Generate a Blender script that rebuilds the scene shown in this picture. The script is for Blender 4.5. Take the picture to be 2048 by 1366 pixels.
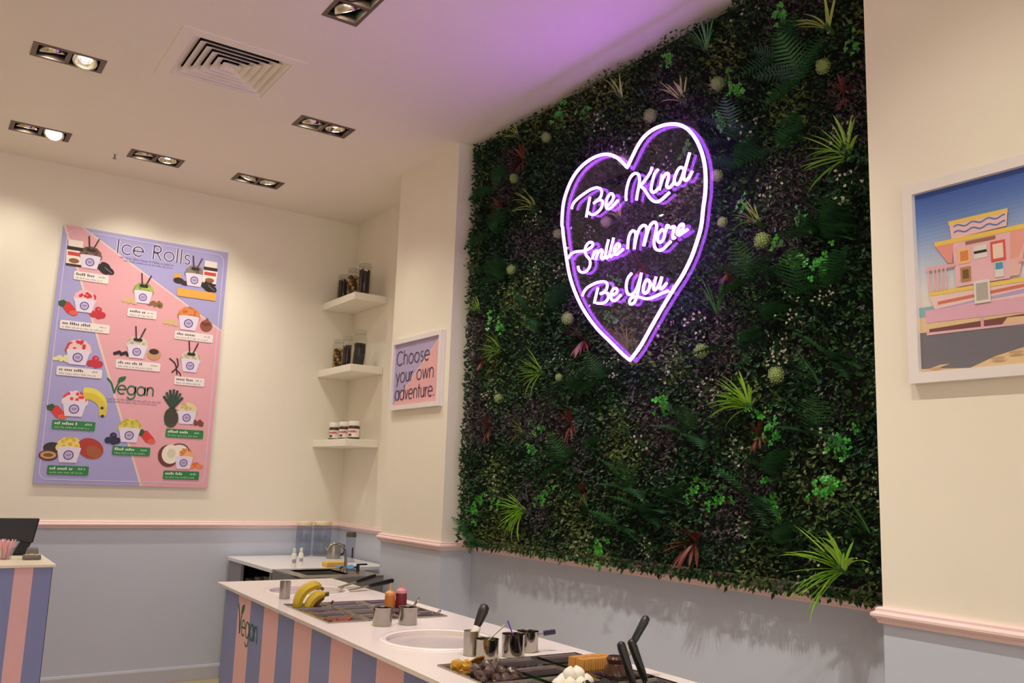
import bpy, math, random
from mathutils import Vector, Matrix, noise

random.seed(11)
SC = bpy.context.scene
COL = SC.collection
for o in list(bpy.data.objects):
    bpy.data.objects.remove(o)

# ------------------------------------------------------------------ camera, world, exposure
CAM_H = 1.389
yaw, pit, rol = math.radians(34.089), math.radians(9.1888), math.radians(1.9896)
fwd = Vector((math.sin(yaw) * math.cos(pit), math.cos(yaw) * math.cos(pit), math.sin(pit)))
rgt = Vector((math.cos(yaw), -math.sin(yaw), 0))
upv = rgt.cross(fwd)
r2 = rgt * math.cos(rol) + upv * math.sin(rol)
u2 = upv * math.cos(rol) - rgt * math.sin(rol)
cam = bpy.data.cameras.new('camera')
cam.sensor_width = 36.0
cam.lens = 1758.845 / 2048 * 36.0
cam.clip_start = 0.05
camo = bpy.data.objects.new('camera', cam)
COL.objects.link(camo)
camo.matrix_world = Matrix(((r2.x, u2.x, -fwd.x, 0), (r2.y, u2.y, -fwd.y, 0), (r2.z, u2.z, -fwd.z, CAM_H), (0, 0, 0, 1)))
SC.camera = camo

W = bpy.data.worlds.new('mall_light')
SC.world = W
W.use_nodes = True
W.node_tree.nodes['Background'].inputs[0].default_value = (1.0, 0.95, 0.88, 1)
W.node_tree.nodes['Background'].inputs[1].default_value = 1.5     # the open shop front behind the camera

vs = SC.view_settings
vs.view_transform = 'Standard'
vs.look = 'None'
vs.gamma = 1.0
vs.use_curve_mapping = False
vs.exposure = 0.0

LAMP_W = 26.0                    # watts of each downlight lamp
LAMP_COL = (1.0, 0.955, 0.815)
NEON_COL = (0.46, 0.10, 1.0)
NEON_STR = 19.0

# ------------------------------------------------------------------ main measures (metres)
ZC = 3.392                       # ceiling
YB = 6.368                       # back wall
XN = 2.78                        # niche wall beside the shelves
XP = 2.512                       # pillar face
P1A, P1B = 4.344, 5.094          # pillar from / to
XR = 2.713                       # recess behind the plants
YR = 1.645                       # recess ends, end wall begins
ZRAIL = 1.01

# ------------------------------------------------------------------ materials
def lin(h):
    h = h.lstrip('#')
    out = []
    for i in (0, 2, 4):
        c = int(h[i:i + 2], 16) / 255
        out.append(c / 12.92 if c <= 0.04045 else ((c + 0.055) / 1.055) ** 2.4)
    return tuple(out)

MATS = {}
def mat(name, hexcol, rough=0.5, metal=0.0, var=0.05, scale=30.0, bump=0.0, spec=0.5, island=0.0, trans=0.0, coat=0.0):
    if name in MATS:
        return MATS[name]
    m = bpy.data.materials.new(name)
    m.use_nodes = True
    nt = m.node_tree
    b = nt.nodes['Principled BSDF']
    c = lin(hexcol)
    tc = nt.nodes.new('ShaderNodeTexCoord')
    nz = nt.nodes.new('ShaderNodeTexNoise')
    nz.inputs['Scale'].default_value = scale
    nz.inputs['Detail'].default_value = 4
    nt.links.new(tc.outputs['Object'], nz.inputs['Vector'])
    hs = nt.nodes.new('ShaderNodeHueSaturation')
    hs.inputs['Color'].default_value = (*c, 1)
    mr = nt.nodes.new('ShaderNodeMapRange')
    mr.inputs['To Min'].default_value = 1 - var
    mr.inputs['To Max'].default_value = 1 + var
    src = nz.outputs['Fac']
    if island:
        ge = nt.nodes.new('ShaderNodeNewGeometry')
        src = ge.outputs['Random Per Island']
        mr.inputs['To Min'].default_value = 1 - island
        mr.inputs['To Max'].default_value = 1 + island
        mh = nt.nodes.new('ShaderNodeMapRange')
        mh.inputs['To Min'].default_value = 0.47
        mh.inputs['To Max'].default_value = 0.53
        nt.links.new(nz.outputs['Fac'], mh.inputs['Value'])
        nt.links.new(mh.outputs[0], hs.inputs['Hue'])
    nt.links.new(src, mr.inputs['Value'])
    nt.links.new(mr.outputs[0], hs.inputs['Value'])
    nt.links.new(hs.outputs[0], b.inputs['Base Color'])
    b.inputs['Roughness'].default_value = rough
    b.inputs['Metallic'].default_value = metal
    b.inputs['Specular IOR Level'].default_value = spec
    if coat:
        b.inputs['Coat Weight'].default_value = coat
        b.inputs['Coat Roughness'].default_value = 0.1
    if bump:
        bp = nt.nodes.new('ShaderNodeBump')
        bp.inputs['Strength'].default_value = bump
        bp.inputs['Distance'].default_value = 0.004
        nt.links.new(nz.outputs['Fac'], bp.inputs['Height'])
        nt.links.new(bp.outputs[0], b.inputs['Normal'])
    MATS[name] = m
    return m

def emis(name, col, strength):
    m = bpy.data.materials.new(name)
    m.use_nodes = True
    nt = m.node_tree
    nt.nodes.remove(nt.nodes['Principled BSDF'])
    e = nt.nodes.new('ShaderNodeEmission')
    e.inputs[0].default_value = (*col, 1)
    e.inputs[1].default_value = strength
    nt.links.new(e.outputs[0], nt.nodes['Material Output'].inputs[0])
    return m

def clear(name, tint, ior=1.45, rough=0.02):
    m = bpy.data.materials.new(name)
    m.use_nodes = True
    nt = m.node_tree
    nt.nodes.remove(nt.nodes['Principled BSDF'])
    t = nt.nodes.new('ShaderNodeBsdfTransparent')
    t.inputs[0].default_value = (*tint, 1)
    g = nt.nodes.new('ShaderNodeBsdfGlossy')
    g.inputs['Roughness'].default_value = rough
    lw = nt.nodes.new('ShaderNodeLayerWeight')
    lw.inputs[0].default_value = 0.5
    pw = nt.nodes.new('ShaderNodeMath')
    pw.operation = 'POWER'
    pw.inputs[1].default_value = 4.0
    mr = nt.nodes.new('ShaderNodeMapRange')
    f0 = ((ior - 1) / (ior + 1)) ** 2
    mr.inputs['To Min'].default_value = f0
    mr.inputs['To Max'].default_value = 0.9
    nt.links.new(lw.outputs['Facing'], pw.inputs[0])
    nt.links.new(pw.outputs[0], mr.inputs['Value'])
    mx = nt.nodes.new('ShaderNodeMixShader')
    nt.links.new(mr.outputs[0], mx.inputs[0])
    nt.links.new(t.outputs[0], mx.inputs[1])
    nt.links.new(g.outputs[0], mx.inputs[2])
    nt.links.new(mx.outputs[0], nt.nodes['Material Output'].inputs[0])
    return m

M_CREAM = mat('cream_wall_paint', '#f3ead8', 0.75, var=0.015, scale=6, bump=0.02)
M_BLUE = mat('powder_blue_wall_paint', '#c8cddb', 0.6, var=0.02, scale=6, bump=0.02)
M_CEIL = mat('ceiling_paint', '#f6ede3', 0.9, var=0.012, scale=4)
M_RAIL = mat('pink_gloss_paint', '#f9d8d4', 0.4, var=0.02)
M_WHITE = mat('white_satin', '#f2eee6', 0.45, var=0.02)
M_SHELF = mat('shelf_laminate', '#f6efe0', 0.4, var=0.015)
M_GREYBASE = mat('grey_skirting', '#c2c1cb', 0.5, var=0.03)
M_TOP = mat('white_solid_worktop', '#f4e9e2', 0.22, var=0.015, scale=60)
M_TOPEDGE = mat('cream_worktop', '#f2e6cf', 0.3, var=0.02)
M_STRP = mat('lilac_stripe_vinyl', '#8790c0', 0.5, var=0.03)
M_STRK = mat('rose_stripe_vinyl', '#eebcbe', 0.5, var=0.03)
M_STEEL = mat('brushed_steel', '#a9a49c', 0.3, 1.0, var=0.06, scale=80)
M_STEELP = mat('polished_steel', '#a39e96', 0.1, 1.0, var=0.04, scale=50)
M_STEELD = mat('dull_sink_steel', '#8f8a82', 0.4, 1.0, var=0.06, scale=60)
M_BLACK = mat('black_plastic', '#191818', 0.35, var=0.05)
M_BLACKM = mat('matt_black', '#0c0c0c', 0.8, var=0.05)
M_FIX = mat('taupe_fixture_metal', '#6f6058', 0.45, 0.6, var=0.04)
M_ALU = mat('spun_aluminium', '#e6dfd0', 0.18, 1.0, var=0.05)
M_GLASS = clear('clear_glass', (0.93, 0.95, 0.94))
M_ACRYL = clear('clear_acrylic', (0.93, 0.91, 0.95), 1.5, 0.0)
M_ACRYLB = clear('clear_acrylic_rear', (0.97, 0.96, 0.98), 1.001, 0.0)
M_PANIN = mat('pan_inner_steel', '#968e92', 0.35, 1.0, var=0.05, scale=50)
M_DARKIN = mat('near_black_interior', '#141210', 0.9, var=0.02)  # near-black finish for the downlight housings and the prep counter back
M_PURPLE_T = mat('dark_purple_ink', '#4a3c5e', 0.5, var=0.03)
M_GREEN_T = mat('leaf_green_ink', '#1f6a3c', 0.5, var=0.03)
M_NEON = emis('violet_neon_glow', NEON_COL, NEON_STR)
M_BULB = emis('lamp_glow', (1.0, 0.9, 0.74), 40.0)
M_BULB2 = emis('lamp_glow_direct', (1.0, 0.92, 0.8), 8.0)

# wooden floor
M_FLOOR = mat('pale_oak_floor', '#b8a482', 0.45, var=0.12, scale=9)

# ------------------------------------------------------------------ geometry helpers
class G:
    def __init__(s):
        s.v, s.f, s.m = [], [], []
    def add(s, vs_, fs, mi=0):
        n = len(s.v)
        s.v += [tuple(p) for p in vs_]
        for f in fs:
            s.f.append(tuple(i + n for i in f))
            s.m.append(mi)
        return s
    def box(s, x0, x1, y0, y1, z0, z1, mi=0):
        v = [(x, y, z) for z in (z0, z1) for y in (y0, y1) for x in (x0, x1)]
        return s.add(v, [(0, 2, 3, 1), (4, 5, 7, 6), (0, 1, 5, 4), (2, 6, 7, 3), (0, 4, 6, 2), (1, 3, 7, 5)], mi)
    def prism(s, poly, z0, z1, mi=0):
        n = len(poly)
        v = [(x, y, z0) for x, y in poly] + [(x, y, z1) for x, y in poly]
        f = [tuple(range(n))[::-1], tuple(range(n, 2 * n))] + [(i, (i + 1) % n, n + (i + 1) % n, n + i) for i in range(n)]
        return s.add(v, f, mi)
    def slab(s, poly, y0, y1, mi=0):
        """polygon in local (x, z), thickness along y (wall-hung pieces)"""
        n = len(poly)
        v = [(x, y0, z) for x, z in poly] + [(x, y1, z) for x, z in poly]
        f = [tuple(range(n)), tuple(range(n, 2 * n))[::-1]] + [(i, n + i, n + (i + 1) % n, (i + 1) % n) for i in range(n)]
        return s.add(v, f, mi)
    def lathe(s, prof, n=20, c=(0, 0, 0), mi=0):
        v, f = [], []
        k = len(prof)
        for j in range(n):
            a = 2 * math.pi * j / n
            ca, sa = math.cos(a), math.sin(a)
            for r, z in prof:
                v.append((c[0] + r * ca, c[1] + r * sa, c[2] + z))
        for j in range(n):
            j2 = (j + 1) % n
            for i in range(k - 1):
                f.append((j * k + i, j2 * k + i, j2 * k + i + 1, j * k + i + 1))
        if prof[0][0] > 1e-6:
            f.append(tuple(j * k for j in range(n))[::-1])
        if prof[-1][0] > 1e-6 and prof[-1][1] != prof[0][1]:
            f.append(tuple(j * k + k - 1 for j in range(n)))
        return s.add(v, f, mi)
    def shell(s, prof, n=20, c=(0, 0, 0), mi=0):
        """lathe without end caps"""
        v, f = [], []
        k = len(prof)
        for j in range(n):
            a = 2 * math.pi * j / n
            for r, z in prof:
                v.append((c[0] + r * math.cos(a), c[1] + r * math.sin(a), c[2] + z))
        for j in range(n):
            j2 = (j + 1) % n
            for i in range(k - 1):
                f.append((j * k + i, j2 * k + i, j2 * k + i + 1, j * k + i + 1))
        return s.add(v, f, mi)
    def tube(s, pts, r, n=8, closed=False, mi=0, up=Vector((0, 0, 1))):
        pts = [Vector(p) for p in pts]
        rs = r if isinstance(r, (list, tuple)) else [r] * len(pts)
        k = len(pts)
        v, f = [], []
        prev = None
        for i, p in enumerate(pts):
            if closed:
                t = pts[(i + 1) % k] - pts[i - 1]
            else:
                t = pts[min(i + 1, k - 1)] - pts[max(i - 1, 0)]
            t.normalize()
            a = prev if prev is not None else (up if abs(t.dot(up)) < 0.9 else Vector((1, 0, 0)))
            a = (a - t * a.dot(t)).normalized()
            prev = a
            b = t.cross(a)
            for j in range(n):
                w = 2 * math.pi * j / n
                v.append(tuple(p + (a * math.cos(w) + b * math.sin(w)) * rs[i]))
        for i in range(k if closed else k - 1):
            i2 = (i + 1) % k
            for j in range(n):
                j2 = (j + 1) % n
                f.append((i * n + j, i * n + j2, i2 * n + j2, i2 * n + j))
        if not closed:
            f.append(tuple(range(n))[::-1])
            f.append(tuple((k - 1) * n + j for j in range(n)))
        return s.add(v, f, mi)
    def blob(s, c, rx, ry, rz, n=8, k=6, jit=0.0, mi=0, rng=random):
        v, f = [], []
        v.append((c[0], c[1], c[2] + rz))
        for i in range(1, k):
            t = math.pi * i / k
            for j in range(n):
                a = 2 * math.pi * j / n
                q = 1 + rng.uniform(-jit, jit)
                v.append((c[0] + rx * q * math.sin(t) * math.cos(a), c[1] + ry * q * math.sin(t) * math.sin(a), c[2] + rz * q * math.cos(t)))
        v.append((c[0], c[1], c[2] - rz))
        L = len(v) - 1
        for j in range(n):
            f.append((0, 1 + j, 1 + (j + 1) % n))
            for i in range(k - 2):
                a0, b0 = 1 + i * n, 1 + (i + 1) * n
                f.append((a0 + j, b0 + j, b0 + (j + 1) % n, a0 + (j + 1) % n))
            f.append((L, 1 + (k - 2) * n + (j + 1) % n, 1 + (k - 2) * n + j))
        return s.add(v, f, mi)
    def ribbon(s, pts, w, y=0.0, mi=0, closed=False):
        """flat stroke in local (x, z) facing -y"""
        k = len(pts)
        L, R = [], []
        for i in range(k):
            a = Vector(pts[i - 1] if (i > 0 or closed) else pts[i])
            b = Vector(pts[(i + 1) % k] if (i < k - 1 or closed) else pts[i])
            t = b - a
            if t.length < 1e-9:
                t = Vector((1, 0))
            t.normalize()
            nrm = Vector((-t.y, t.x)) * (w / 2)
            p = Vector(pts[i])
            L.append((p.x + nrm.x, y, p.y + nrm.y))
            R.append((p.x - nrm.x, y, p.y - nrm.y))
        f = [(i, k + i, k + (i + 1) % k, (i + 1) % k) for i in range(k if closed else k - 1)]
        return s.add(L + R, f, mi)
    def mesh(s, name, mats, smooth=False):
        me = bpy.data.meshes.new(name)
        me.from_pydata(s.v, [], s.f)
        for m in (mats if isinstance(mats, (list, tuple)) else [mats]):
            me.materials.append(m)
        me.polygons.foreach_set('material_index', s.m)
        if smooth:
            me.polygons.foreach_set('use_smooth', [True] * len(s.f))
        me.update()
        return me
    def build(s, name, mats, parent=None, loc=(0, 0, 0), rot=(0, 0, 0), smooth=False, bevel=0.0):
        o = bpy.data.objects.new(name, s.mesh(name, mats, smooth))
        COL.objects.link(o)
        o.location = loc
        o.rotation_euler = rot
        o.parent = parent
        if bevel:
            b = o.modifiers.new('edge', 'BEVEL')
            b.width = bevel
            b.segments = 2
            b.limit_method = 'ANGLE'
        if smooth:
            e = o.modifiers.new('split', 'EDGE_SPLIT')
            e.split_angle = math.radians(50)
        return o

def tag(o, label=None, cat=None, group=None, kind=None):
    if label: o['label'] = label
    if cat: o['category'] = cat
    if group: o['group'] = group
    if kind: o['kind'] = kind
    return o

def thing(name, label, cat, loc=(0, 0, 0), rot=(0, 0, 0), group=None):
    o = bpy.data.objects.new(name, None)
    o.empty_display_size = 0.05
    COL.objects.link(o)
    o.location = loc
    o.rotation_euler = rot
    return tag(o, label, cat, group)

def link(name, me, parent=None, loc=(0, 0, 0), rot=(0, 0, 0), scale=1.0):
    o = bpy.data.objects.new(name, me)
    COL.objects.link(o)
    o.parent = parent
    o.location = loc
    o.rotation_euler = rot
    o.scale = (scale,) * 3 if isinstance(scale, (int, float)) else scale
    return o

def copy_tree(o, parent=None):
    c = o.copy()
    COL.objects.link(c)
    c.parent = parent
    for ch in list(o.children):
        copy_tree(ch, c)
    return c

def plate(outer, holes, z0, z1):
    """flat plate in xy with openings, as a mesh"""
    cu = bpy.data.curves.new('tmp', 'CURVE')
    cu.dimensions = '2D'
    cu.fill_mode = 'BOTH'
    cu.extrude = (z1 - z0) / 2
    for ring in [outer] + holes:
        sp = cu.splines.new('POLY')
        sp.points.add(len(ring) - 1)
        for p, (x, y) in zip(sp.points, ring):
            p.co = (x, y, 0, 1)
        sp.use_cyclic_u = True
    o = bpy.data.objects.new('tmp', cu)
    COL.objects.link(o)
    dg = bpy.context.evaluated_depsgraph_get()
    dg.update()
    me = bpy.data.meshes.new_from_object(o.evaluated_get(dg))
    bpy.data.objects.remove(o)
    me.transform(Matrix.Translation((0, 0, (z0 + z1) / 2)))
    return me

def rect(x0, x1, y0, y1):
    return [(x0, y0), (x1, y0), (x1, y1), (x0, y1)]

def circ(cx, cy, r, n=32, a0=0.0, a1=360.0):
    return [(cx + r * math.cos(math.radians(a0 + (a1 - a0) * i / n)), cy + r * math.sin(math.radians(a0 + (a1 - a0) * i / n)))
            for i in range(n + (0 if abs(a1 - a0) >= 360 else 1))]

def smooth_path(pts, n=6, closed=False):
    """Catmull-Rom through 2D/3D points"""
    P = [Vector(p) for p in pts]
    k = len(P)
    out = []
    for i in range(k if closed else k - 1):
        a = P[i - 1] if (i > 0 or closed) else P[0] * 2 - P[1]
        b = P[i]
        c = P[(i + 1) % k]
        d = P[(i + 2) % k] if (i + 2 < k or closed) else P[-1] * 2 - P[-2]
        for j in range(n):
            t = j / n
            out.append(0.5 * ((2 * b) + (c - a) * t + (2 * a - 5 * b + 4 * c - d) * t * t + (3 * b - a - 3 * c + d) * t ** 3))
    if not closed:
        out.append(P[-1])
    return out

# ------------------------------------------------------------------ a plain single-stroke sans alphabet
def arc(cx, cy, r, a0, a1, n=18, ry=None):
    ry = ry or r
    return [(cx + r * math.cos(math.radians(a0 + (a1 - a0) * i / n)), cy + ry * math.sin(math.radians(a0 + (a1 - a0) * i / n))) for i in range(n + 1)]
ARCH = arc(.24, .3, .19, 180, 0, 12, .2) + [(.43, 0)]
RING = arc(.27, .25, .25, 0, 360, 26)
FONT = {
    'I': ([[(.06, 0), (.06, .72)]], .2), 'c': ([arc(.27, .25, .25, 48, 312)], .5),
    'e': ([[(.03, .26), (.51, .26)] + arc(.27, .25, .25, 2, 312)], .58),
    'R': ([[(.06, 0), (.06, .72), (.24, .72)] + arc(.24, .54, .18, 90, -90, 12) + [(.06, .36)], [(.22, .36), (.44, 0)]], .54),
    'o': ([RING], .58), 'l': ([[(.06, 0), (.06, .76)]], .16),
    's': ([arc(.18, .375, .125, 40, 265, 12) + arc(.18, .125, .125, 85, -140, 12)], .38),
    'g': ([RING, [(.52, .5), (.52, -.02)] + arc(.27, -.02, .25, 0, -150, 14)], .6),
    'a': ([RING, [(.52, .5), (.52, 0)]], .6), 'n': ([[(.05, 0), (.05, .5)], [(.05, .3)] + ARCH], .52),
    'C': ([arc(.38, .36, .36, 45, 315, 26)], .72), 'h': ([[(.05, 0), (.05, .76)], [(.05, .3)] + ARCH], .52),
    'y': ([[(.02, .5), (.22, .04)], [(.42, .5), (.14, -.2)]], .46),
    'u': ([[(.05, .5)] + arc(.23, .2, .18, 180, 360, 12) + [(.41, .5)], [(.41, .5), (.41, 0)]], .5),
    'r': ([[(.05, 0), (.05, .5)], [(.05, .28)] + arc(.22, .3, .17, 180, 70, 8)], .3),
    'w': ([[(.02, .5), (.17, 0), (.32, .5), (.47, 0), (.62, .5)]], .66),
    'd': ([RING, [(.52, .76), (.52, 0)]], .6), 'v': ([[(.02, .5), (.2, 0), (.38, .5)]], .42),
    't': ([[(.1, .7), (.1, 0)], [(0, .5), (.22, .5)]], .27), '.': ([[(.06, 0), (.06, .07)]], .14), ' ': ([], .3),
}
def write(txt, x, z, size, weight, y, wid=1.0, g=None, mi=0, track=0.04):
    g = g or G()
    for ch in txt:
        strokes, adv = FONT[ch]
        for st in strokes:
            k = 0
            # corners get their own ribbons so that they stay crisp
            run = [st[0]]
            for i in range(1, len(st)):
                run.append(st[i])
                if i < len(st) - 1:
                    a = Vector(st[i]) - Vector(st[i - 1])
                    b = Vector(st[i + 1]) - Vector(st[i])
                    if a.length > 1e-6 and b.length > 1e-6 and a.angle(b) > 0.6:
                        g.ribbon([(x + p[0] * size * wid, z + p[1] * size) for p in run], weight, y, mi)
                        run = [st[i]]
            g.ribbon([(x + p[0] * size * wid, z + p[1] * size) for p in run], weight, y, mi)
        x += (adv + track) * size * wid
    return g

# ------------------------------------------------------------------ the room
def struct(o):
    o['kind'] = 'structure'
    return o

def wall(name, x0, x1, y0, y1):
    g = G()
    g.box(x0, x1, y0, y1, 0, ZRAIL + 0.02, 1)
    g.box(x0, x1, y0, y1, ZRAIL + 0.02, ZC + 0.02, 0)
    return struct(g.build(name, [M_CREAM, M_BLUE]))

X0, Y0 = -4.2, -2.6
struct(G().box(X0, 3.0, Y0 - 3, YB + 0.2, -0.1, 0).build('floor', M_FLOOR))
wall('wall_back', X0, 3.0, YB, YB + 0.2)
wall('wall_niche', XN, 3.0, P1B, YB)
wall('wall_pillar', XP, 3.0, P1A, P1B)
wall('wall_recess', XR, 3.0, YR, P1A)
wall('wall_right', XP, 3.0, Y0, YR)
wall('wall_left', X0 - 0.2, X0, Y0, YB + 0.2)

def sweep(path, prof, name, m):
    """profile (out, z) along an xy path, mitred; out is to the side the room is on"""
    g = G()
    k = len(path)
    P = [Vector(p) for p in path]
    nrm = []
    for i in range(k - 1):
        t = (P[i + 1] - P[i]).normalized()
        nrm.append(Vector((t.y, -t.x)))
    v = []
    for i in range(k):
        if i == 0: d = nrm[0]
        elif i == k - 1: d = nrm[-1]
        else:
            d = (nrm[i - 1] + nrm[i])
            d = d / max(d.length_squared / 2, 1e-6)
        for o_, z in prof:
            v.append((P[i].x + d.x * o_, P[i].y + d.y * o_, z))
    n = len(prof)
    f = []
    for i in range(k - 1):
        for j in range(n):
            f.append((i * n + j, i * n + (j + 1) % n, (i + 1) * n + (j + 1) % n, (i + 1) * n + j))
    f += [tuple(range(n)), tuple((k - 1) * n + j for j in range(n))[::-1]]
    g.add(v, f)
    return struct(g.build(name, m))

PATH = [(X0, YB), (XN, YB), (XN, P1B), (XP, P1B), (XP, P1A), (XR, P1A), (XR, YR), (XP, YR), (XP, Y0)]
RAILP = [(-.002, 0), (.010, 0), (.013, .006), (.013, .011), (.021, .015), (.027, .022), (.027, .029), (.020, .034), (.016, .036), (.016, .043), (.010, .048), (-.002, .048)]
sweep(PATH, [(a, ZRAIL + b) for a, b in RAILP], 'trim_1', M_RAIL)
sweep(PATH, [(-.002, 0.001), (.014, 0.001), (.014, .082), (.009, .095), (-.002, .097)], 'baseboard_back', M_GREYBASE)

# ------------------------------------------------------------------ ceiling with its openings
LX, LY = 0.326, 0.166
FIXT = []      # centre x, y, turned?, aim of the two lamps, label
def fx(x, y, turned, aims, label):
    FIXT.append((x, y, turned, aims, label))
fx(0.432, 4.632, 0, ((0.15, 0.40), (-0.15, -0.45)), 'recessed twin downlight in the ceiling diagonally across from the square air vent')
fx(0.440, 5.808, 0, ((0.0, 0.32), (-0.30, -0.75)), 'twin recessed downlight with one lamp glaring fully white, above the menu board')
fx(1.110, 5.832, 0, ((0.1, 0.32), (0.0, -0.05)), 'twin recessed downlight beside the ceiling sprinkler, one lamp tilted to the back wall')
fx(1.782, 5.832, 0, ((-0.2, 0.25), (0.1, 0.05)), 'twin recessed downlight in the ceiling close to the corner with the shelves')
fx(1.772, 4.642, 0, ((0.2, 0.45), (0.1, 0.05)), 'twin recessed downlight between the air vent and the pillar')
fx(1.358, 3.300, 1, ((0.55, 0.30), (0.5, 0.2)), 'twin recessed downlight running toward the shop front, lamp tilted at the plant wall')
OUT = 'twin recessed downlight in the ceiling on the shop front side'
for x, y in ((1.358, 2.15), (1.358, 1.05), (1.358, -0.05), (0.6, 2.2), (0.6, 0.6), (-0.3, 3.3), (-0.9, 4.632), (-0.9, 5.808), (-2.3, 3.3), (-1.4, 1.0), (-2.4, 5.4)):
    fx(x, y, 1 if x > 1 else 0, ((0.12, 0.10), (0.56, 0.18)) if x > 1 else ((0.1, 0.1), (-0.1, 0.0)), OUT)
VX, VY, VS = 1.108, 4.236, 0.298
holes = []
for x, y, t, a, l in FIXT:
    w, h = ((LY, LX) if t else (LX, LY))
    holes.append(rect(x - w / 2 + .012, x + w / 2 - .012, y - h / 2 + .012, y + h / 2 - .012))
holes.append(rect(VX - .27, VX + .27, VY - .27, VY + .27))
me = plate(rect(X0 - .2, 3.0, Y0, YB + .2), holes, ZC, ZC + 0.02)
me.materials.append(M_CEIL)
struct(link('ceiling', me))
struct(G().box(X0 - .2, 3.0, Y0, YB + .2, ZC + 0.30, ZC + 0.34).build('ceiling_slab', M_CEIL))

# ------------------------------------------------------------------ recessed twin downlights
def frame_mesh():
    g = G()
    x, y, b = LX / 2, LY / 2, 0.017
    for x0, x1, y0, y1 in ((-x, x, -y, -y + b), (-x, x, y - b, y), (-x, -x + b + .008, -y + b, y - b), (x - b - .008, x, -y + b, y - b)):
        g.box(x0, x1, y0, y1, -0.004, 0.012)
    return g.mesh('frame', M_FIX)
FRAME_ME = frame_mesh()
BAR_ME = G().box(-.010, .010, -LY / 2 + .017, LY / 2 - .017, -0.002, 0.03).mesh('divider', M_FIX)
def housing_mesh():
    g = G()
    x, y, t, h = LX / 2 - .013, LY / 2 - .013, .004, .16
    g.box(-x, x, -y, -y + t, .002, h); g.box(-x, x, y - t, y, .002, h)
    g.box(-x, -x + t, -y, y, .002, h); g.box(x - t, x, -y, y, .002, h)
    g.box(-x, x, -y, y, h, h + t)
    return g.mesh('housing', M_DARKIN)
HOUS_ME = housing_mesh()
RING_ME = G().shell([(.047, -.004), (.056, -.006), (.059, 0), (.057, .03), (.040, .07), (.036, .07), (.050, .02), (.047, -.004)], 28).mesh('lamp', M_ALU, True)
REFL_ME = G().shell([(.047, -.002), (.043, .008), (.033, .022), (.022, .030), (.0, .032)], 28).mesh('reflector', M_ALU, True)
BULB_ME = G().lathe([(.0, .012), (.016, .012), (.019, .018), (.018, .029), (0, .029)], 20).mesh('bulb', M_BULB, True)
LENS_ME = G().lathe([(.0, -.002), (.046, -.002), (.046, .001), (0, .001)], 28).mesh('bulb', M_BULB2, True)
for i, (x, y, turned, aims, label) in enumerate(FIXT):
    t = thing('ceiling_downlight', label, 'downlight', (x, y, ZC), (0, 0, math.pi / 2 if turned else 0), 'twin downlights in the ceiling')
    link('frame', FRAME_ME, t)
    link('housing', HOUS_ME, t)
    link('divider', BAR_ME, t)
    for s, aim in zip((-1, 1), aims):
        d = Vector((aim[0], aim[1], -1)).normalized()
        if turned:
            d = Vector((d.y, -d.x, d.z))          # into the fixture's own frame
            s = -s
        q = (-d).to_track_quat('Z', 'Y')
        lamp = link('lamp', RING_ME, t, (s * 0.073, 0, 0.006))
        lamp.rotation_euler = q.to_euler()
        link('reflector', REFL_ME, lamp)
        link('bulb', LENS_ME if (i == 1 and s > 0) else BULB_ME, lamp)
        L = bpy.data.lights.new('downlight_beam', 'SPOT')
        L.energy = LAMP_W * (2.9 if x > 1.3 and 2 < y < 3 else 1.35 if x > 1.3 and y < 2 else 1.6 if turned else 1.0)      # brighter lamps over the servery
        L.color = LAMP_COL
        L.spot_size = math.radians(76 if x > 1.3 and y < 3 else 74 if turned else 96)
        L.spot_blend = 1.0
        L.shadow_soft_size = 0.022
        lo = bpy.data.objects.new('downlight_beam', L)
        COL.objects.link(lo)
        lo.parent = lamp
        lo.location = (0, 0, -0.012)

# ------------------------------------------------------------------ square air vent
t = thing('ceiling_air_vent', 'square white ceiling air diffuser with nested louvres', 'air vent', (VX, VY, ZC))
g = G()
for x0, x1, y0, y1 in ((-VS, VS, -VS, -.235), (-VS, VS, .235, VS), (-VS, -.235, -.235, .235), (.235, VS, -.235, .235)):
    g.box(x0, x1, y0, y1, -0.005, 0.004)
g.build('frame', M_CEIL, t)
G().box(-.268, .268, -.268, .268, 0.10, 0.104).build('backing', M_BLACKM, t)
g = G()
for x0, x1, y0, y1 in ((-.268, .268, -.268, -.262), (-.268, .268, .262, .268), (-.268, -.262, -.262, .262), (.262, .268, -.262, .262)):
    g.box(x0, x1, y0, y1, 0.004, 0.10)
g.build('duct_collar', M_BLACKM, t)
for k in range(6):
    s0 = 0.2335 - k * 0.038
    s1 = s0 - 0.040
    g = G()
    for zz in (0.0, 0.0022):
        pass
    lo = [(-s0, -s0), (s0, -s0), (s0, s0), (-s0, s0)]
    hi = [(-s1, -s1), (s1, -s1), (s1, s1), (-s1, s1)]
    v = [(a, b, -0.003) for a, b in lo] + [(a, b, 0.024) for a, b in hi] + [(a, b, 0.0) for a, b in lo] + [(a, b, 0.027) for a, b in hi]
    f = []
    for j in range(4):
        j2 = (j + 1) % 4
        f += [(j, 4 + j, 4 + j2, j2), (8 + j, 8 + j2, 12 + j2, 12 + j), (j, j2, 8 + j2, 8 + j), (4 + j, 12 + j, 12 + j2, 4 + j2)]
    if k == 5:
        f.append((4, 7, 6, 5))
    g.add(v, f)
    g.build('louvre', M_CEIL, t)

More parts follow.
